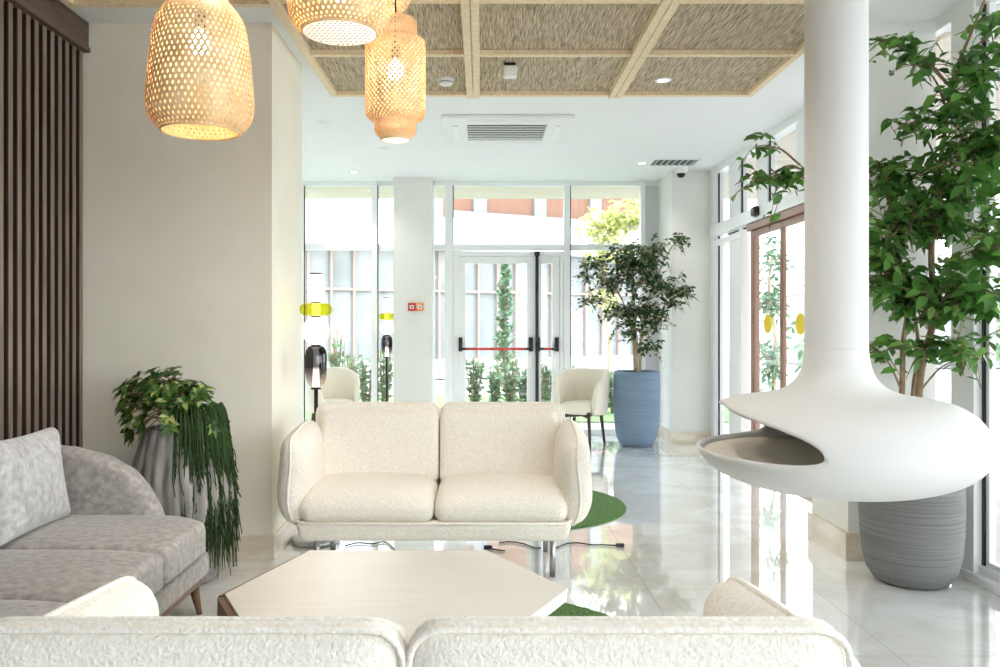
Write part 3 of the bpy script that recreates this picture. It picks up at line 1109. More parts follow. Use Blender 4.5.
# ================================================================== SOFAS
def make_sofa(label):
    t = thing('boucle_sofa', label, 'sofa', (0, 0, 0))
    bo = M['boucle']

    def basefn(q):
        k = (q.z - 0.20) / 0.09
        q.x *= 0.965 + 0.035 * k
        q.y = q.y if q.y > -0.2 else q.y + 0.02 * (1 - k)
        return q
    m = MB().rbox((-0.69, -0.375, 0.195), (0.69, 0.25, 0.292), 0.03, 3, 8, basefn)
    m.build('seat_base', bo, t)
    pts = [(-0.675, 0.2, 0.290), (-0.683, -0.33, 0.290), (-0.65, -0.372, 0.290), (0.65, -0.372, 0.290), (0.683, -0.33, 0.290), (0.675, 0.2, 0.290)]
    MB().tube(pts, 0.0075, 6).build('base_piping', bo, t)
    for sx in (-1, 1):
        x0, x1 = (0.0, 0.672) if sx > 0 else (-0.672, 0.0)

        def seatfn(q, x0=x0, x1=x1):
            u = (q.x - (x0 + x1) / 2) / ((x1 - x0) / 2)
            tz = (q.z - 0.285) / 0.15
            crown = 0.028 * (1 - min(1, abs(u)) ** 3) * max(0, tz)
            v = (q.y + 0.365) / 0.52
            fall = 0.055 * max(0, 1 - v / 0.38) ** 2
            q.z += (crown - fall * max(0, tz))
            return q
        MB().rbox((x0 + 0.002, -0.365, 0.285), (x1 - 0.002, 0.155, 0.432), 0.06, 5, 8, seatfn).build('seat_cushion', bo, t)

        def backfn(q, x0=x0, x1=x1):
            u = (q.x - (x0 + x1) / 2) / ((x1 - x0) / 2)
            v = (q.z - 0.60) / 0.21
            lean = (q.z - 0.42) * 0.16
            bul = 0.02 * max(0, 1 - u * u) * max(0, 1 - v * v)
            q.y += lean - (bul if q.y < 0.18 else 0)
            return q
        MB().rbox((x0 + 0.003, 0.115, 0.385), (x1 - 0.003, 0.235, 0.787), 0.045, 4, 8, backfn).build('back_cushion', bo, t)
        y0, y1 = (0.0, 0.715) if sx > 0 else (-0.715, 0.0)

        def panfn(q, y0=y0, y1=y1):
            u = (q.x - (y0 + y1) / 2) / ((y1 - y0) / 2)
            v = (q.z - 0.52) / 0.31
            q.y += (q.z - 0.3) * 0.10 + (0.018 * max(0, 1 - u ** 4) * max(0, 1 - v ** 4) if q.y > 0.27 else 0)
            return q
        out = round_poly([(y0 + 0.002, 0.23), (y1 - 0.002, 0.23), (y1 - 0.002, 0.825), (y0 + 0.002, 0.825)], 0.065, 6)

        def mp(u, v, h):
            return Vector((u, 0.262 + (v - 0.3) * 0.10 + h, v))
        pan = MB().pillow(out, 0.055, 0.04, mp, 9.0, (1.0, 0.992, 0.975, 0.94, 0.88, 0.8, 0.6, 0.4, 0.2)).build('back_panel', bo, t, fix=True)
        for hh in (0.030, -0.012):
            ring = [mp(u, v, hh) + Vector((0, 0, 0)) for (u, v) in round_poly([(y0 + 0.004, 0.232), (y1 - 0.004, 0.232), (y1 - 0.004, 0.822), (y0 + 0.004, 0.822)], 0.065, 6)]
            MB().tube(ring, 0.0065, 6, closed=True).build('panel_piping', bo, pan)
        # arm: two pads sewn together along a seam
        oa = round_poly([(-0.335, 0.255), (0.27, 0.24), (0.28, 0.745), (-0.365, 0.70)], [0.13, 0.08, 0.10, 0.10], 6)

        def amp(u, v, h, sx=sx):
            return Vector((sx * (0.705 + 0.03 * (v - 0.3) / 0.4 + 0.018 * math.sin((v - 0.25) * 12) * max(0, min(1, (0 - u) / 0.3))) + sx * h, u, v))
        arm = MB().pillow(oa, 0.085, 0.088, amp, 4.5).build('armrest', bo, t, fix=True)
        MB().tube([amp(u, v, 0) for (u, v) in oa], 0.008, 6, closed=True).build('arm_piping', bo, arm)
        for ly in (-0.27, 0.19):
            MB().tube([(sx * 0.598, ly, 0), (sx * 0.598, ly, 0.215)], 0.0155, 14).build('leg', M['steel'], t)
    return t


sofa1 = make_sofa('cream boucle two seat sofa facing the coffee table, floor lamp behind its arm')
sofa1.location = (-0.24, 4.48, 0)
sofa2 = dup(sofa1, (-0.12, 1.645, 0), PI, 'cream boucle two seat sofa seen from its back, nearest the camera')
sofa2.scale = (0.985, 1, 0.974)
for s_ in (sofa1, sofa2):
    s_['group'] = 'cream boucle sofas'

# ---- grey corner sofa
gs = thing('velvet_sofa', 'grey crushed velvet sofa with a curved arm and dark wooden legs', 'sofa', (-1.675, 2.9, 0))


def L_(x, y, z):
    return Vector((x + 1.65, y - 2.9, z))


def gb(lo, hi, r, name, mm, fn=None, par=gs, k=3, n=6):
    lo2, hi2 = L_(*lo), L_(*hi)
    return MB().rbox(lo2, hi2, r, k, n, fn).build(name, mm, par)


Y0, Y1 = 2.0, 3.72
gb((-2.09, Y0, 0.165), (-1.19, Y1 - 0.01, 0.272), 0.025, 'base_band', M['velvet'])
gb((-2.05, Y0 + 0.03, 0.13), (-1.215, Y1 - 0.04, 0.167), 0.006, 'wood_plinth', M['walnut'])
for (lx, ly) in ((-1.245, Y1 - 0.07), (-1.245, Y0 + 0.1), (-2.0, Y1 - 0.07), (-2.0, Y0 + 0.1)):
    q = L_(lx, ly, 0)
    m = MB().tube([(q.x + 0.025 if lx > -1.5 else q.x, q.y + 0.01, 0), (q.x, q.y, 0.135)], [0.011, 0.024], 12)
    m.build('leg', M['walnut'], gs)
ycuts = [2.01, 2.59, 3.16, 3.73]
for a, b_ in zip(ycuts, ycuts[1:]):
    far = b_ > 3.5

    def cf(q, a=a, b_=b_, far=far):
        yy = q.y + 2.9
        xx = q.x - 1.65
        u = (yy - (a + b_) / 2) / ((b_ - a) / 2)
        if q.z > 0.36:
            q.z += 0.016 * max(0, 1 - abs(u) ** 3)
        if xx > -1.45 and q.z > 0.3:
            q.z -= 0.02 * ((xx + 1.45) / 0.27) ** 2
        if far and xx > -1.4 and yy > 3.55:
            q.y -= 0.10 * ((xx + 1.4) / 0.22) ** 2.2 * (yy - 3.55) / 0.18
        return q
    cu = MB().rbox(L_(-1.985, a + 0.003, 0.275), L_(-1.18, b_ - 0.003, 0.425), 0.028, 4, 12, cf)
    cu = cu.build('seat_cushion', M['velvet'], gs)
    e = 0.012
    ring = []
    for (xx, yy) in ((-1.95, b_ - .018), (-1.5, b_ - .018), (-1.3, b_ - .018 - (0.03 if far else 0)), (-1.205, b_ - .02 - (.085 if far else 0.0)), (-1.188, b_ - .05 - (.08 if far else 0)), (-1.188, a + .05), (-1.205, a + .02), (-1.5, a + .018), (-1.95, a + 0.018)):
        q = Vector((xx + 1.65, yy - 2.9, 0.424 - 0.0))
        q.z -= 0.02 * (max(0, xx + 1.45) / 0.27) ** 2 + 0.004
        ring.append(q)
    MB().tube(ring, 0.0045, 6).build('seat_piping', M['velvet'], cu)
gb((-2.12, Y0, 0.16), (-1.965, Y1 - 0.06, 0.735), 0.06, 'backrest', M['velvet'], k=4)
oa = [(-2.12, 0.17), (-1.40, 0.17), (-1.405, 0.35), (-1.44, 0.45), (-1.495, 0.545), (-1.56, 0.618), (-1.67, 0.68), (-1.83, 0.722), (-2.0, 0.737), (-2.12, 0.735)]
oa2 = []
for i, p in enumerate(oa):
    q = oa[(i + 1) % len(oa)]
    for t_ in range(4):
        oa2.append((p[0] + (q[0] - p[0]) * t_ / 4, p[1] + (q[1] - p[1]) * t_ / 4))
MB().pillow(oa2, 0.065, 0.065, lambda u, v, h: L_(u, 3.775 - h, v), 12, (1.0, 0.99, 0.975, 0.95, 0.9, 0.8, 0.6, 0.3)).build('armrest', M['velvet'], gs, fix=True)
oa3 = [(-1.0 * 0, 0)]
MB().pillow(oa2, 0.065, 0.065, lambda u, v, h: L_(u, 1.935 - h, v), 12, (1.0, 0.99, 0.975, 0.95, 0.9, 0.8, 0.6, 0.3)).build('armrest', M['velvet'], gs, fix=True)


def scatter_pillow(y0, y1, label):
    po = round_poly([(y0, 0.0), (y1, 0.0), (y1 - 0.005, 0.40), (y0 + 0.005, 0.40)], 0.018, 4)
    # sides drawn in, corners pointed
    pts = []
    cy = (y0 + y1) / 2
    for (u, v) in po:
        du, dv = (u - cy) / ((y1 - y0) / 2), (v - 0.20) / 0.20
        pts.append((cy + (u - cy) * (1 - 0.06 * (1 - dv * dv)), 0.20 + (v - 0.20) * (1 - 0.05 * (1 - du * du))))
    o = MB().pillow(pts, 0.085, 0.07, lambda u, v, h: Vector((-1.835 - v * 0.14 + h, u, 0.435 + v * 0.985)), 2.4).build('throw_pillow', M['velvet_light'], None, fix=True)
    return tag(o, label, 'pillow')


scatter_pillow(3.12, 3.66, 'pale grey velvet pillow leaning on the back of the grey sofa')

# ================================================================== COFFEE TABLE
ct = thing('coffee_table', 'low coffee table with white hexagonal top and dark wood sides', 'coffee table', (-0.285, 2.73, 0.0135))
hexa = [(0.571, 0.03), (0.305, 0.50), (-0.385, 0.50), (-0.555, -0.02), (-0.34, -0.44), (0.32, -0.44)]
ZTT = 0.3865
bevel(MB().prism([(p[0], p[1]) for p in reversed(hexa)][::-1], ZTT - 0.012, ZTT).build('table_top', M['tabletop'], ct), 0.002)
bevel(MB().prism([(p[0] * 0.995, p[1] * 0.995) for p in hexa], ZTT - 0.042, ZTT - 0.0121).build('top_edge', M['table_edge'], ct), 0.003)
inn = [(p[0] * 1.003, p[1] * 1.003) for p in hexa]
for i in (2, 3, 4, 5, 0, 1):
    a, b_ = Vector((*inn[i], 0)), Vector((*inn[(i + 1) % 6], 0))
    if i not in (2, 3):
        continue
    m = MB()
    ddir = (b_ - a).normalized()
    nrm = Vector((ddir.y, -ddir.x, 0)) * -1
    nrm = nrm if nrm.dot(-(a + b_)) < 0 else -nrm
    vs = []
    for p in (a, b_):
        for off in (0, 0.022):
            q = p + nrm * off
            vs += [(q.x, q.y, 0.0), (q.x, q.y, ZTT - 0.010)]
    m.add(vs, [(0, 4, 5, 1), (2, 3, 7, 6), (0, 1, 3, 2), (4, 6, 7, 5), (1, 5, 7, 3), (0, 2, 6, 4)])
    m.build('side_panel', M['walnut'], ct, fix=True)
# slim white panel legs on the other corners
for (sx, sy) in ((0.46, 0.05), (0.24, 0.40), (0.24, -0.36)):
    bevel(MB().box((sx - 0.03, sy - 0.03, 0), (sx + 0.03, sy + 0.03, ZTT - 0.043)).build('leg', M['walnut'], ct), 0.004)


# ================================================================== RUGS, CABLES
def rug(cx, cy, r, label):
    m = MB().lathe([(0.0005, 0.012), (r * 0.5, 0.012), (r - 0.02, 0.013), (r - 0.004, 0.010), (r, 0.001)], 72)
    t = tag(m.build('turf_rug', M['turf'], None, loc=(cx, cy, 0)), label, 'rug')
    t['group'] = 'round green rugs'
    return t


rug(0.24, 5.87, 0.77, 'round green turf rug behind the cream sofa with the floor lamp')
rug(-0.03, 3.17, 0.74, 'round green turf rug under the coffee table')


def cable(px, label, plug=False):
    pts = [Vector((X(x, DF(y)), DF(y), 0.007)) for x, y in px]
    t = thing('power_cable', label, 'cable', pts[0], 0)
    o = MB().tube([p - pts[0] for p in smooth_curve(pts, 5)], 0.0042, 6).build('cord', M['black'], t)
    if plug:
        q = pts[-1] - pts[0]
        bevel(MB().box((q.x - 0.025, q.y - 0.012, -0.006), (q.x + 0.025, q.y + 0.012, 0.014)).build('plug', M['black'], t), 0.006)


cable([(556, 549), (566, 545), (578, 544), (592, 546), (604, 546), (620, 547)], 'black cable with a plug on the floor beside the green rug', True)
cable([(499, 544), (510, 543), (524, 545), (534, 549), (541, 549)], 'black cable looping on the floor under the cream sofa seat')
cable([(345, 547), (358, 544), (372, 545), (384, 543), (392, 548), (398, 556)], 'black cable on the floor next to the lamp base')
cable([(505, 552), (497, 551), (488, 549)], 'short black cable ending in a plug under the cream sofa', True)


# ================================================================== FLOOR LAMPS
def floor_lamp(label):
    t = thing('floor_lamp', label, 'floor lamp', (0, 0, 0), 0, 'stacked glass floor lamps')
    MB().lathe([(0.0005, 0.0), (0.135, 0.0), (0.14, 0.006), (0.14, 0.028), (0.132, 0.034), (0.0005, 0.036)], 48).build('base', M['steel'], t)
    MB().tube([(0, 0, 0.034), (0, 0, 0.90)], 0.012, 12).build('pole', M['blackmetal'], t)
    MB().lathe([(0.0005, 0.895), (0.03, 0.897), (0.032, 0.905), (0.0005, 0.912)], 24).build('collar', M['blackmetal'], t)
    MB().lathe([(0.025, 0.912), (0.045, 0.925), (0.058, 0.96), (0.063, 1.02), (0.063, 1.09), (0.058, 1.125), (0.042, 1.148), (0.02, 1.152)], 32).build('smoked_glass', M['smoked'], t)
    MB().lathe([(0.0005, 0.913), (0.018, 0.913), (0.018, 1.145), (0.0005, 1.145)], 20).build('light_tube', M['glow_core'], t)
    MB().lathe([(0.0005, 1.150), (0.028, 1.151), (0.028, 1.158), (0.0005, 1.160)], 24).build('collar', M['blackmetal'], t)
    MB().lathe([(0.02, 1.160), (0.05, 1.172), (0.072, 1.20), (0.079, 1.24), (0.072, 1.278), (0.05, 1.308), (0.02, 1.320)], 32).build('globe', M['glow_white'], t)
    MB().lathe([(0.0005, 1.319), (0.028, 1.320), (0.028, 1.326), (0.0005, 1.327)], 24).build('collar', M['blackmetal'], t)
    yd = MB().lathe([(0.024, 1.327), (0.07, 1.329), (0.090, 1.342), (0.097, 1.365), (0.090, 1.388), (0.07, 1.401), (0.024, 1.403)], 40).build('yellow_disc', M['yellow_clear'], t)
    MB().lathe([(0.026, 1.330), (0.069, 1.332), (0.088, 1.344), (0.094, 1.365), (0.088, 1.386), (0.069, 1.398), (0.026, 1.400)], 40).build('yellow_liner', M['yellow_glass'], t) if False else None
    MB().lathe([(0.0005, 1.328), (0.024, 1.328), (0.024, 1.402), (0.0005, 1.402)], 20).build('light_tube', M['glow_white'], t)
    MB().lathe([(0.0005, 1.403), (0.028, 1.404), (0.028, 1.410), (0.0005, 1.411)], 24).build('collar', M['blackmetal'], t)
    MB().lathe([(0.025, 1.411), (0.040, 1.415), (0.047, 1.43), (0.051, 1.49), (0.047, 1.555), (0.040, 1.568), (0.03, 1.571)], 32).build('opal_cylinder', M['glow_white'], t)
    MB().lathe([(0.0005, 1.570), (0.036, 1.571), (0.036, 1.578), (0.0005, 1.581)], 24).build('top_cap', M['blackmetal'], t)
    return t


fl1 = floor_lamp('tall floor lamp of stacked glass shapes behind the cream sofa, by the plaster pier')
fl1.location = (X(316, 4.87), 4.87, 0)
fl2 = dup(fl1, (X(387, 9.42), 9.40, 0), 0, 'floor lamp of stacked glass shapes standing by the window next to the back column')


# ================================================================== TUB CHAIRS
def tub_chair(label):
    t = thing('tub_chair', label, 'chair', (0, 0, 0), 0, 'cream tub chairs by the glass')
    bo = M['boucle2']

    def sf(q):
        q.z += 0.012 * max(0, 1 - (q.x / .26) ** 2) * max(0, 1 - (q.y / .26) ** 2) if q.z > .4 else 0
        return q
    m = MB()
    prof = [(0.0005, 0.335), (0.18, 0.335), (0.215, 0.35), (0.225, 0.39), (0.222, 0.43), (0.205, 0.452), (0.15, 0.462), (0.0005, 0.466)]
    m.lathe(prof, 48)
    m.build('seat', bo, t)
    # curved shell back, open towards -Y
    NA, ring = 40, []
    vs, fs = [], []
    A0 = math.radians(-38)
    A1 = math.radians(218)
    th = 0.055
    NS = 16
    for i in range(NA + 1):
        a = A0 + (A1 - A0) * i / NA
        u = abs((a - PI / 2) / (A1 - PI / 2))
        top = 0.80 - 0.17 * max(0, (u - 0.35) / 0.65) ** 1.6
        if u > 0.9:
            top -= 0.10 * ((u - 0.9) / 0.1) ** 2
        bot = 0.33
        sec = []
        for k in range(NS):
            b_ = 2 * PI * k / NS
            cz, sz = math.cos(b_), math.sin(b_)
            rr = math.copysign(abs(cz) ** 0.6, cz) * th / 2
            zz = math.copysign(abs(sz) ** 0.35, sz)
            z = (top + bot) / 2 + zz * (top - bot) / 2
            flare = 0.245 + 0.03 * (z - bot) / 0.47
            sec.append(((flare + rr) * math.cos(a), (flare + rr) * math.sin(a), z))
        vs += sec
    for i in range(NA):
        for k in range(NS):
            k2 = (k + 1) % NS
            fs.append((i * NS + k, (i + 1) * NS + k, (i + 1) * NS + k2, i * NS + k2))
    fs.append(tuple(range(NS)))
    fs.append(tuple(NA * NS + k for k in reversed(range(NS))))
    m = MB().add(vs, fs, True)
    m.build('back_shell', bo, t, fix=True)
    for k in range(4):
        a = PI / 4 + k * PI / 2
        ca, sa = math.cos(a), math.sin(a)
        MB().tube([(0.26 * ca, 0.26 * sa, 0), (0.215 * ca, 0.215 * sa, 0.36)], [0.014, 0.02], 12).build('leg', M['darkwood'], t)
        MB().tube([(0.0, 0.0, 0.315), (0.22 * ca, 0.22 * sa, 0.315)], 0.017, 10).build('rail', M['darkwood'], t)
    return t


ch1 = tub_chair('cream tub chair with dark wood legs beside the blue planter')
ch1.location = (X(581.5, 8.8), 8.8, 0)
ch1.scale = (1.0, 1.0, 1.0)
ch1.rotation_euler = (0, 0, math.radians(-32))
ch2 = dup(ch1, (X(333, 9.0), 9.0, 0), math.radians(35), 'cream tub chair by the back window, behind the floor lamp and plaster pier')


# ================================================================== PENDANT LAMPS
def pendant(cx, d, prof_px, label, nstrip, turns, wd, bulb_y, cap_y, disc=None):
    s = F / d
    t = thing('pendant_lamp', label, 'pendant lamp', (X(cx, d), d, 0), 0, 'woven bamboo pendant lamps')
    prof = [(hw * 0.965 / s, Z(y - 1.5, d)) for hw, y in prof_px]
    pc_ = smooth_curve([(r, 0, z) for r, z in prof], 5)
    m = MB()
    N = len(pc_)
    ln = [0]
    for a, b_ in zip(pc_, pc_[1:]):
        ln.append(ln[-1] + (b_ - a).length)
    # the strips keep a roughly constant slope on the surface
    ang = [0.0]
    for i in range(1, N):
        rm = max(0.04, (pc_[i].x + pc_[i - 1].x) / 2)
        ang.append(ang[-1] + (ln[i] - ln[i - 1]) / rm * turns)
    for sg in (-1, 1):
        for k in range(nstrip):
            a0 = 2 * PI * k / nstrip
            vs, fs = [], []
            for i in range(N):
                r = pc_[i].x + sg * 0.0012
                hw = min(wd / 2, PI * pc_[i].x / nstrip * 0.47) / max(0.02, pc_[i].x) * 1.25
                for e in (-1, 1):
                    a = a0 + sg * ang[i] + e * hw
                    vs.append((r * math.cos(a), r * math.sin(a), pc_[i].z))
            for i in range(N - 1):
                fs.append((2 * i, 2 * i + 1, 2 * i + 3, 2 * i + 2))
            m.add(vs, fs, True)
    m.build('shade', M['weave'], t)
    m = MB()
    for (r, z) in (prof[-1],):
        m.tube([(r * math.cos(a), r * math.sin(a), z) for a in [2 * PI * i / 40 for i in range(40)]], 0.0045, 6, closed=True)
    m.build('rim', M['weave'], t)
    zb_ = Z(bulb_y, d)
    MB().lathe([(0.0005, zb_ - 0.034), (0.017, zb_ - 0.030), (0.030, zb_ - 0.014), (0.034, zb_ + 0.003), (0.029, zb_ + 0.022), (0.017, zb_ + 0.040), (0.014, zb_ + 0.055)], 24).build('bulb', M['bulb'], t)
    MB().lathe([(0.0005, zb_ + 0.054), (0.019, zb_ + 0.054), (0.019, zb_ + 0.105), (0.0005, zb_ + 0.11)], 20).build('socket', M['black'], t)
    MB().tube([(0, 0, zb_ + 0.10), (0, 0, HC - 0.045)], 0.004, 8).build('cord', M['black'], t)
    MB().lathe([(0.0005, HC - 0.05), (0.05, HC - 0.047), (0.055, HC - 0.03), (0.055, ZR + 0.028)], 24).build('ceiling_cap', M['white_plastic'], t)
    if disc:
        r, y = disc[0] / s, disc[1]
        dm = MB()
        zz = Z(y, d)
        dm.lathe([(0.0005, zz), (r, zz), (r, zz + 0.004), (0.0005, zz + 0.004)], 40)
        do = dm.build('diffuser', M['diffuser'], t)
        if disc[2]:
            hm = MB()
            st = r / 7.2
            for i in range(-7, 8):
                for j in range(-7, 8):
                    q = ((i + 0.5 * (j % 2)) * st, j * st * 0.9)
                    if math.hypot(*q) < r * 0.93:
                        hm.lathe([(0.0005, zz - 0.0008), (0.0042, zz - 0.0008), (0.0042, zz + 0.0002)], 8, c=(q[0], q[1], 0))
            hm.build('weave_dot', M['walnut'], do)
    return t


pendant(200.5, 2.71, [(9, -52), (18, -38), (23, -12), (28, 2), (37, 13), (44.5, 26), (49.5, 55), (53, 92), (53.5, 107), (51.5, 119), (45, 129), (39, 133)],
        'bell shaped woven bamboo pendant lamp over the beige plaster wall', 54, 0.52, 0.0096, 45, -50)
pendant(340, 2.9, [(8, -95), (20, -85), (36, -55), (49, -20), (53, 2), (52, 17), (46, 29), (38, 34)],
        'wide dome woven bamboo pendant lamp with white underside, cut by the top edge', 52, 0.6, 0.0094, -8, -95, (37, 33.5, True))
pendant(395.5, 3.35, [(14, 20), (20, 21.5), (22, 25), (22, 37), (24, 40), (30, 43), (31, 48), (31, 80), (31, 110), (30.5, 117), (26, 121.5), (22, 123.5), (21.5, 128), (21, 134), (14.5, 141)],
        'tall two tier cylinder woven bamboo pendant lamp in front of the reed ceiling', 38, 0.9, 0.0088, 72, 20, (13.5, 140.5, False))
pendant(382, 3.75, [(8, -60), (20, -52), (30, -30), (32, -14), (29, 2), (22, 11), (17, 13)],
        'woven bamboo pendant lamp mostly hidden behind the wide dome pendant', 34, 0.6, 0.0100, -22, -60)


# ================================================================== PLANTS
def blob_leaves(mb_leaf, mb_wood, trunk_pts, blobs, L, rng, ok=None, twig_r=0.003, per=9, tl=0.2, branch_r=0.006, lw=0.5):
    """blobs: (centre, radius(x,y,z), n_twigs). Each twig grows from the nearest trunk point into its blob and carries leaves."""
    for (c, rad, nt) in blobs:
        c = Vector(c)
        cand = [p for p in trunk_pts if p.z < c.z + 0.05] or trunk_pts
        st = min(cand, key=lambda p: (p - c - Vector((0, 0, -0.22))).length)
        hub = c + Vector((0, 0, -rad[2] * 0.35))
        mid = st.lerp(hub, 0.5) + Vector((0, 0, 0.04))
        mb_wood.tube(smooth_curve([st, mid, hub, c], 4), [branch_r * (1 - 0.7 * i / 12) for i in range(13)], 6)
        for _ in range(nt):
            while True:
                u = Vector((rng.uniform(-1, 1), rng.uniform(-1, 1), rng.uniform(-1, 1)))
                if 0.1 < u.length < 1:
                    break
            tip = c + Vector((u.x * rad[0], u.y * rad[1], u.z * rad[2]))
            if ok and not ok(tip):
                continue
            out = tip - hub
            ln = rng.uniform(0.8, 1.4) * tl
            rd_ = Vector((rng.uniform(-1, 1), rng.uniform(-1, 1), rng.uniform(-0.7, 0.7)))
            dirv = (out.normalized() * 0.8 + rd_ * 0.7).normalized()
            root = tip - dirv * ln
            lenv = ln
            hp = hub.lerp(c, rng.random())
            mb_wood.tube(smooth_curve([hp, hp.lerp(root, 0.5) + Vector((0, 0, 0.02)), root], 3), [twig_r, twig_r, twig_r * .95, twig_r * .95, twig_r * .9, twig_r * .9, twig_r * .85], 4)
            midp = root.lerp(tip, 0.55) + Vector((0, 0, 0.12 * lenv))
            end = tip + Vector((0, 0, -0.10 * lenv))
            cv = smooth_curve([root, midp, end], 4)
            mb_wood.tube(cv, [twig_r * 0.85 * (1 - 0.6 * i / (len(cv) - 1)) for i in range(len(cv))], 4)
            for k in range(per):
                f_ = 0.05 + 0.95 * (k + 0.5) / per
                i = min(len(cv) - 2, int(f_ * (len(cv) - 1)))
                p = cv[i].lerp(cv[i + 1], f_ * (len(cv) - 1) - i)
                ax = (cv[i + 1] - cv[i]).normalized()
                sd = ax.cross(Vector((0, 0, 1)))
                if sd.length < 0.1:
                    sd = Vector((1, 0, 0))
                sd.normalize()
                sgn = 1 if k % 2 else -1
                dv = ax * rng.uniform(0.3, 0.9) + sd * sgn * rng.uniform(0.4, 1.0) + Vector((rng.uniform(-.35, .35), rng.uniform(-.35, .35), rng.uniform(-0.55, 0.25)))
                nr = Vector((rng.uniform(-.9, .9), rng.uniform(-1.3, .4), 0.8)).normalized()
                l = L * rng.uniform(0.72, 1.15)
                if ok and not ok(p + dv.normalized() * l):
                    continue
                mb_leaf.leaf(p, dv, nr, l, l * lw * rng.uniform(0.85, 1.1), max(0.001, min(1, rng.gauss(0.48, 0.22))), rng.uniform(0.05, 0.35))


# --- tall ficus in the grey pot
PX, PY = 2.14, 4.14
tf = thing('potted_ficus', 'tall leafy ficus tree in a ribbed grey pot behind the fireplace', 'potted plant', (PX, PY, 0))
MB().lathe([(0.0005, 0.0), (0.145, 0.0), (0.172, 0.012), (0.205, 0.06), (0.226, 0.14), (0.236, 0.25), (0.240, 0.36), (0.238, 0.46), (0.235, 0.50), (0.221, 0.50), (0.217, 0.45)], 64).build('pot', M['pot_grey'], tf)
MB().lathe([(0.0005, 0.455), (0.14, 0.46), (0.219, 0.452)], 40).build('soil', M['soil'], tf)
rngF = random.Random(11)


def q_(x, y, d):
    return P(x, y, d) - Vector((PX, PY, 0))


woodF, leafF = MB(), MB()
tr1 = smooth_curve([Vector((-0.06, 0.02, 0.44)), q_(902, 392, 4.15), q_(903, 345, 4.13), q_(908, 300, 4.12), q_(898, 250, 4.1), q_(890, 200, 4.08), q_(885, 170, 4.05)], 6)
tr2 = smooth_curve([Vector((0.03, -0.02, 0.44)), q_(919, 392, 4.12), q_(926, 350, 4.1), q_(935, 310, 4.08), q_(931, 255, 4.05), q_(937, 190, 4.0), q_(945, 130, 3.95), q_(953, 80, 3.9), q_(968, 40, 3.85), q_(985, 0, 3.8)], 6)
tr3 = smooth_curve([Vector((0.0, 0.06, 0.44)), q_(913, 392, 4.2), q_(918, 340, 4.18), q_(905, 290, 4.15), q_(870, 240, 4.12), q_(835, 195, 4.1), q_(800, 165, 4.1)], 6)
for tr, r0 in ((tr1, 0.016), (tr2, 0.019), (tr3, 0.012)):
    woodF.tube(tr, [r0 * (1 - 0.72 * i / (len(tr) - 1)) for i in range(len(tr))], 8)


def okF(p):
    x, y, z = p.x + PX, p.y + PY, p.z
    if x > 2.42 or z > HC - 0.1:
        return False
    if y > 4.47 and x > 1.9:
        return False
    if math.hypot(x - FX, y - FY) < 0.2:
        return False
    if z < 1.15 and math.hypot(x - FX, y - FY) < 0.62:
        return False
    return True


def BF(x, y, d, rx, ry, n, rd=0.2):
    s = F / d
    return (q_(x, y, d), (rx / s, rd, ry / s), n)


blF = [BF(905, 215, 4.1, 42, 48, 30), BF(945, 200, 4.0, 42, 50, 32), BF(975, 150, 3.8, 40, 50, 26), BF(995, 235, 3.75, 40, 55, 26),
       BF(925, 290, 4.05, 50, 42, 32), BF(968, 290, 3.9, 38, 40, 24), BF(885, 265, 4.1, 30, 50, 24), BF(890, 172, 4.1, 26, 24, 14),
       BF(955, 105, 3.85, 26, 30, 10), BF(985, 70, 3.75, 30, 34, 12), BF(1010, 130, 3.7, 30, 55, 16), BF(990, 30, 3.75, 22, 18, 4),
       BF(900, 42, 4.0, 26, 18, 4, 0.1), BF(884, 38, 4.0, 12, 10, 2, 0.06), BF(925, 62, 3.95, 18, 18, 4, 0.1), BF(915, 120, 4.0, 28, 22, 6),
       BF(965, 350, 4.0, 28, 22, 8), BF(878, 348, 4.1, 18, 16, 5, 0.1), BF(925, 345, 4.1, 18, 22, 6, 0.12),
       BF(845, 200, 4.1, 40, 40, 14), BF(788, 178, 4.1, 18, 14, 7, 0.12), BF(757, 143, 4.1, 10, 12, 2, 0.08), BF(762, 178, 4.1, 8, 8, 2, 0.06)]
blob_leaves(leafF, woodF, tr1 + tr2 + tr3, [(c_, r2_, int(n_ * 1.2 + 0.5)) for c_, r2_, n_ in blF], 0.078, rngF, okF, 0.0022, 8, tl=0.2, lw=0.56)
woodF.build('trunk', M['bark'], tf)
leafF.build('foliage', M['leaf'], tf)

# --- ficus in the blue planter
BX, BY = X(636.5, 8.75), 8.75
bf = thing('potted_ficus', 'dark leaved ficus tree in a tall blue planter by the back glazing', 'potted plant', (BX, BY, 0))
MB().lathe([(0.0005, 0.0), (0.15, 0.0), (0.172, 0.012), (0.205, 0.08), (0.228, 0.20), (0.240, 0.36), (0.243, 0.55), (0.240, 0.74), (0.236, 0.785), (0.222, 0.785), (0.218, 0.74)], 64).build('planter', M['pot_blue'], bf)
MB().lathe([(0.0005, 0.745), (0.12, 0.75), (0.22, 0.742)], 40).build('soil', M['soil'], bf)
rngB = random.Random(5)
woodB, leafB = MB(), MB()


def r_(x, y, d=8.75):
    return P(x, y, d) - Vector((BX, BY, 0))


t1 = smooth_curve([r_(637, 372), r_(636, 345), r_(634, 320), r_(633, 290), r_(630, 262), r_(634, 240)], 5)
t2 = smooth_curve([r_(640, 372), r_(641, 335), r_(648, 300), r_(660, 270), r_(672, 245)], 5)
t3 = smooth_curve([r_(635, 372), r_(632, 330), r_(622, 300), r_(605, 275)], 5)
for tr, r0 in ((t1, 0.030), (t2, 0.018), (t3, 0.016)):
    woodB.tube(tr, [r0 * (1 - 0.75 * i / (len(tr) - 1)) for i in range(len(tr))], 8)


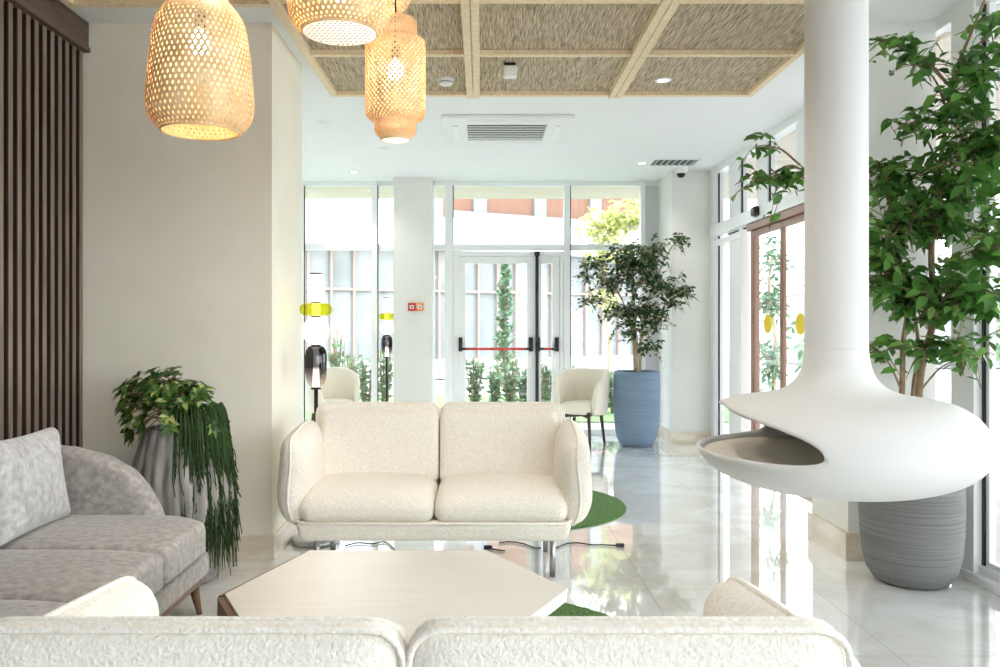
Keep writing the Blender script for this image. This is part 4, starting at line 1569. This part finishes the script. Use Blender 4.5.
def BB(x, y, rx, ry, n, dd=8.72, rd=0.28):
    s = F / dd
    return (r_(x, y, dd), (rx / s, rd, ry / s), n)


def okB(p):
    x, y = p.x + BX, p.y + BY
    return y < DB - 0.15 and not (x > X(672, DRC) - 0.03 and y > DRC - 0.03)


blB = [BB(625, 258, 24, 22, 24), BB(650, 252, 22, 20, 22), BB(640, 278, 26, 20, 24), BB(612, 282, 20, 18, 16), BB(597, 262, 16, 12, 8), BB(590, 300, 14, 8, 5),
       BB(663, 285, 16, 16, 12), BB(684, 288, 12, 12, 8, 8.5, 0.1), BB(638, 308, 22, 16, 18), BB(680, 238, 12, 8, 5, 8.5, 0.1), BB(672, 300, 12, 10, 5, 8.5, 0.1), BB(630, 330, 18, 12, 8), BB(652, 325, 12, 12, 6), BB(588, 275, 9, 6, 3), BB(645, 345, 16, 10, 6), BB(618, 312, 16, 12, 10), BB(656, 312, 14, 12, 8), BB(636, 262, 26, 16, 14)]
blob_leaves(leafB, woodB, t1 + t2 + t3, [(c_, r2_, int(n_ * 1.7)) for c_, r2_, n_ in blB], 0.062, rngB, okB, 0.003, 9, tl=0.22, branch_r=0.009, lw=0.5)
woodB.build('trunk', M['bark_pale'], bf)
leafB.build('foliage', M['leaf_dark'], bf)

# --- fluted vase with schefflera and trailing strands
VXc, VYc = -1.50, 4.16
vp = thing('planted_vase', 'fluted grey vase with a variegated bush and long trailing strands', 'potted plant', (VXc, VYc, 0))


def flute(a, z):
    return 1 + 0.06 * abs(math.sin(a * 11 + z * 3.5)) - 0.04


MB().lathe([(0.0005, 0.0), (0.15, 0.0), (0.165, 0.015), (0.205, 0.14), (0.238, 0.28), (0.252, 0.40), (0.248, 0.50), (0.228, 0.60), (0.198, 0.70), (0.178, 0.765), (0.162, 0.768), (0.158, 0.72)], 264, rad=flute).build('vase', M['vase'], vp)
MB().lathe([(0.0005, 0.735), (0.1, 0.735), (0.162, 0.725)], 32).build('soil', M['soil'], vp)
rngV = random.Random(21)
woodV, leafV, trailV = MB(), MB(), MB()
for i in range(120):
    a = rngV.uniform(0, 2 * PI)
    rr = 0.235 * math.sqrt(rngV.random())
    zt = 0.84 + 0.22 * rngV.random() * (1 - rr / 0.42) + 0.02
    tip = Vector((rr * math.cos(a) - 0.085, 0.75 * rr * math.sin(a) - 0.03, zt if rngV.random() > 0.2 else rngV.uniform(0.74, 0.86)))
    if tip.y > 0.26:
        continue
    if tip.z < 0.84:
        rr2 = Vector((tip.x, tip.y, 0))
        if rr2.length < 0.2:
            tip.x, tip.y = (rr2.normalized() * 0.21).xy
    st = Vector((rngV.uniform(-.06, .06), rngV.uniform(-.06, .06), 0.735))
    cv = smooth_curve([st, st.lerp(tip, 0.5) + Vector((0, 0, 0.08)), tip], 4)
    woodV.tube(cv, 0.0035, 5)
    base = rngV.uniform(0, 2 * PI)
    nl = rngV.choice((6, 7, 8))
    fwd = (tip - st).normalized()
    u = fwd.orthogonal().normalized()
    v = fwd.cross(u)
    for k in range(nl):
        b_ = base + 2 * PI * k / nl
        dv = (u * math.cos(b_) + v * math.sin(b_)) + fwd * 0.45 + Vector((0, -0.1, 0.0))
        l = rngV.uniform(0.042, 0.068)
        leafV.leaf(tip, dv, fwd, l, l * 0.44, max(0.001, min(1, rngV.gauss(0.55, 0.27))), 0.25)
woodV.build('stem', M['bark'], vp)
leafV.build('foliage', M['scheff'], vp)
for i in range(300):
    a = math.radians(rngV.triangular(-82, 50, -15))
    r0 = rngV.uniform(0.05, 0.14)
    st = Vector((r0 * math.cos(a), r0 * math.sin(a), 0.74))
    ro = rngV.uniform(0.19, 0.235)
    top = Vector((0.19 * math.cos(a), 0.19 * math.sin(a), rngV.uniform(0.80, 0.88)))
    endz = rngV.choice((rngV.uniform(0.03, 0.25), rngV.uniform(0.2, 0.55), rngV.uniform(0.3, 0.6)))
    rb = max(ro, rngV.uniform(0.225, 0.25))
    if a > math.radians(48):
        rb = min(rb, 0.29)
    p2 = Vector((ro * math.cos(a), ro * math.sin(a), 0.68))
    p3 = Vector((rb * math.cos(a), rb * math.sin(a), max(endz + 0.08, 0.46)))
    p4 = Vector(((rb + rngV.uniform(-.01, .03)) * math.cos(a) + rngV.uniform(-.02, .02), (rb + .01) * math.sin(a), endz))
    cv = smooth_curve([st, top, p2, p3, p4], 4)
    k0 = len(trailV.v)
    trailV.tube(cv, [0.0042 * (1 - 0.5 * j / (len(cv) - 1)) for j in range(len(cv))], 4)
    rv = max(0.001, min(1, rngV.gauss(0.45, 0.25)))
    for j in range(k0, len(trailV.v)):
        trailV.rnd[j] = rv
    if i % 7 == 0:
        for j in range(6, len(cv) - 1):
            for sg in (-1, 1):
                trailV.leaf(cv[j], Vector((sg * 0.6 * rngV.random(), sg * 0.4 * rngV.random(), -1)), Vector((0, -1, 0.2)), 0.035, 0.006, rv, 0.1)
trailV.build('trailing_foliage', M['trail'], vp)

# ================================================================== OUTSIDE
gnd = MB().box((-40, DB + 0.06, -0.16), (60, 70, -0.03)).box((XG + 0.03, -30, -0.16), (60, DB + 0.06, -0.031))
struct(gnd.build('ground', M['paving']), 'pale paving outside')
tag(MB().box((-6, 11.0, -0.029), (4, 15.2, -0.012)).build('lawn', M['grass']), 'green lawn outside the back glazing', 'lawn', None, 'stuff')
# planked soffit over the pavement outside
sf = MB().box((-8, DB + 0.12, HC - 0.02), (XG + 0.1, 10.75, HC + 0.10))
sf.box((XG + 0.12, -3.0, HC - 0.02), (6.3, 10.75, HC + 0.10))
struct(sf.build('ceiling_canopy', M['soffit']), 'pale planked canopy soffit outside')

bl = thing('office_building', 'white building with copper mullioned glass front across the lawn', 'building', (0, 20, 0), math.radians(28))
MB().box((-9, 0, 0), (6, 6, 3.0)).build('glass_front', M['ext_glass'], bl)
MB().box((-9.3, -0.5, 3.0), (6.3, 6, 3.72)).build('fascia', M['fascia'], bl)
MB().box((-0.9, 0.1, 3.72), (6, 6, 5.2)).build('upper_wall', M['ext_orange'], bl)
for i in range(4):
    MB().box((-0.2 + i * 1.7, 0.02, 3.72), (0.15 + i * 1.7, 0.16, 5.2)).build('upper_window', M['ext_grey'], bl)
MB().box((-1.1, -0.2, 5.2), (6.2, 6, 5.6)).build('roof', M['ext_grey'], bl)
MB().box((-9, 0.3, 3.72), (-0.9, 5.9, 4.9)).build('white_sky_block', M['fascia'], bl)  # white block added in place of bright sky beside the upper wall
MB().box((-0.9, -0.15, 3.72), (6.2, 0.05, 3.95)).build('parapet_rail', M['ext_grey'], bl)
b = MB()
xx = -9
while xx < 6:
    b.box((xx, -0.10, 0), (xx + 0.055, 0.0, 3.0))
    xx += 0.52
b.box((-9, -0.09, 2.02), (6, 0.0, 2.08))
b.build('mullion_grid', M['mullion'], bl)
MB().box((-9, -0.08, 0), (6, -0.002, 0.45)).build('plinth', M['fascia'], bl)
MB().box((-8.0, -0.14, 0.95), (-5.5, -0.11, 1.15)).build('timber_rail', M['ext_orange'], bl)

bl2 = thing('low_building', 'low white building beyond the sliding door', 'building', (12.5, 24, 0), 0)
MB().box((-2.4, 0, 0), (9, 5, 2.2)).build('glass_front', M['ext_glass'], bl2)
MB().box((-2.6, -0.5, 2.2), (9.2, 5, 3.2)).build('fascia', M['fascia'], bl2)
b = MB()
for i in range(16):
    b.box((-2.4 + i * 0.7, -0.1, 0), (-2.34 + i * 0.7, 0, 2.2))
b.build('mullion_grid', M['mullion'], bl2)


def shrub_meshes(seed, h, r, L, nst, per, mm, col=False):
    rg = random.Random(seed)
    wd, lf = MB(), MB()
    for i in range(nst):
        a = rg.uniform(0, 2 * PI)
        rr = r * math.sqrt(rg.random())
        top = Vector((rr * math.cos(a), rr * math.sin(a), h * rg.uniform(0.65, 1.0)))
        if col:
            z0 = h * i / nst
            k = min(1.0, z0 / (0.25 * h) + 0.4) * max(0.06, (1 - z0 / h)) ** 0.6
            st = Vector((0, 0, z0 * 0.98))
            top = Vector((r * k * math.cos(a), r * k * math.sin(a), z0 + 0.25))
        else:
            st = Vector((rr * 0.3 * math.cos(a), rr * 0.3 * math.sin(a), 0))
        cv = smooth_curve([st, st.lerp(top, 0.5) + Vector((0, 0, 0.05)), top], 4)
        wd.tube(cv, 0.006, 4)
        for k_ in range(per):
            f_ = 0.15 + 0.85 * rg.random()
            i_ = min(len(cv) - 2, int(f_ * (len(cv) - 1)))
            p = cv[i_]
            dv = Vector((rg.uniform(-1, 1), rg.uniform(-1, 1), rg.uniform(-0.1, 1.0)))
            l = L * rg.uniform(0.7, 1.2)
            lf.leaf(p, dv, Vector((rg.uniform(-.5, .5), rg.uniform(-1, 0), 1)), l, l * 0.38, rg.uniform(0.01, 1), 0.2)
    if col:
        wd.tube([(0, 0, 0), (0, 0, h * 0.95)], [0.05, 0.01], 6)
    return wd, lf


def shrub(name, label, cat, loc, seed, h, r, L, nst, per, mm, col=False, group=None):
    t = thing(name, label, cat, loc, 0, group)
    wd, lf = shrub_meshes(seed, h, r, L, nst, per, mm, col)
    wd.build('stem', M['bark'], t)
    lf.build('foliage', mm, t)
    return t


GR = 'leafy shrubs outside the glazing'
sx = [(474, 11.8, 0.85, 'leafy green shrub outside the door leaf, nearest its hinge side'),
      (494, 12.0, 0.72, 'leafy green shrub outside seen in the middle of the door glass'),
      (510, 11.7, 0.80, 'leafy green shrub outside under the red panic bar near the black brackets'),
      (524, 12.1, 0.75, 'leafy green shrub outside beside the black lock rod'),
      (546, 11.8, 0.78, 'leafy green shrub outside the narrow door leaf'),
      (576, 12.0, 0.70, 'leafy green shrub outside above the tub chair by the planter'),
      (596, 12.3, 0.62, 'leafy green shrub outside between the tub chair and blue planter'),
      (614, 12.0, 0.60, 'leafy green shrub outside just behind the blue planter'),
      (352, 11.6, 0.95, 'leafy green shrub outside the back window behind the tub chair'),
      (366, 12.0, 0.85, 'leafy green shrub outside beside the window mullion'),
      (385, 11.8, 1.0, 'leafy green shrub outside behind the far floor lamp'),
      (336, 12.2, 1.25, 'taller leafy shrub outside the window behind the near floor lamp')]
for i, (px, dd, hh, lab) in enumerate(sx):
    shrub('garden_shrub', lab, 'shrub', (X(px, dd), dd, -0.009), 100 + i, hh, 0.13, 0.12, 16, 14, M['shrub'], False, GR)
shrub('cypress_tree', 'narrow cypress tree on the lawn seen through the emergency door', 'tree', (X(505, 16.5), 16.5, -0.03), 3, 2.55, 0.27, 0.12, 120, 14, M['cypress'], True)

# yellow green tree and others
def garden_tree(label, loc, seed, h, blobs, mm, L, tr_r=0.06, bark='bark_pale'):
    t = thing('garden_tree', label, 'tree', loc)
    rg = random.Random(seed)
    wd, lf = MB(), MB()
    tr = smooth_curve([(0, 0, 0), (0.05, 0, h * 0.4), (-0.03, 0.05, h * 0.7), (0.05, 0, h)], 5)
    wd.tube(tr, [tr_r * (1 - 0.7 * i / (len(tr) - 1)) for i in range(len(tr))], 8)
    blob_leaves(lf, wd, tr, [(Vector(c), r, n_) for c, r, n_ in blobs], L, rg, None, 0.006, 9, tl=0.4, branch_r=0.02, lw=0.42)
    wd.build('trunk', M[bark], t)
    lf.build('foliage', mm, t)
    return t


dT = 13.2
garden_tree('yellow green young tree outside the window over the blue planter', (X(606, dT), dT, -0.009), 31, 2.6,
            [((X(600, dT) - X(606, dT), 0, Z(222, dT)), (0.42, 0.4, 0.35), 40), ((X(628, dT) - X(606, dT), 0, Z(215, dT)), (0.42, 0.4, 0.42), 44), ((0.1, 0, Z(250, dT)), (0.45, 0.4, 0.3), 22), ((0, 0, Z(295, dT)), (0.3, 0.3, 0.5), 12)], M['willow'], 0.12, 0.03)
garden_tree('slim green tree outside seen through the sliding door glass', (X(772, 12.2), 12.2, -0.03), 32, 2.6,
            [((0, 0, 0.9), (0.25, 0.25, 0.6), 24), ((0, 0, 1.7), (0.25, 0.25, 0.5), 24), ((0, 0, 2.3), (0.2, 0.2, 0.35), 16)], M['cypress'], 0.12, 0.04)
garden_tree('broad green tree beyond the sliding door', (6.6, 15.5, -0.03), 33, 3.0,
            [((0, 0, 1.0), (1.0, 0.8, 0.7), 50), ((0.2, 0, 2.1), (0.9, 0.8, 0.6), 40)], M['shrub'], 0.2, 0.08)
garden_tree('green tree outside the window beside the grey pot', (8.6, 12.5, -0.03), 34, 3.4,
            [((0, 0, 1.1), (1.2, 1.0, 0.9), 60), ((0.3, 0, 2.5), (1.2, 1.0, 0.9), 60)], M['shrub'], 0.22, 0.08)
garden_tree('green tree outside beyond the edge of the canopy', (11.5, 17.5, -0.03), 35, 4.2,
            [((0, 0, 1.4), (1.6, 1.2, 1.2), 70), ((0.3, 0, 3.2), (1.5, 1.2, 1.0), 60)], M['shrub'], 0.25, 0.1)
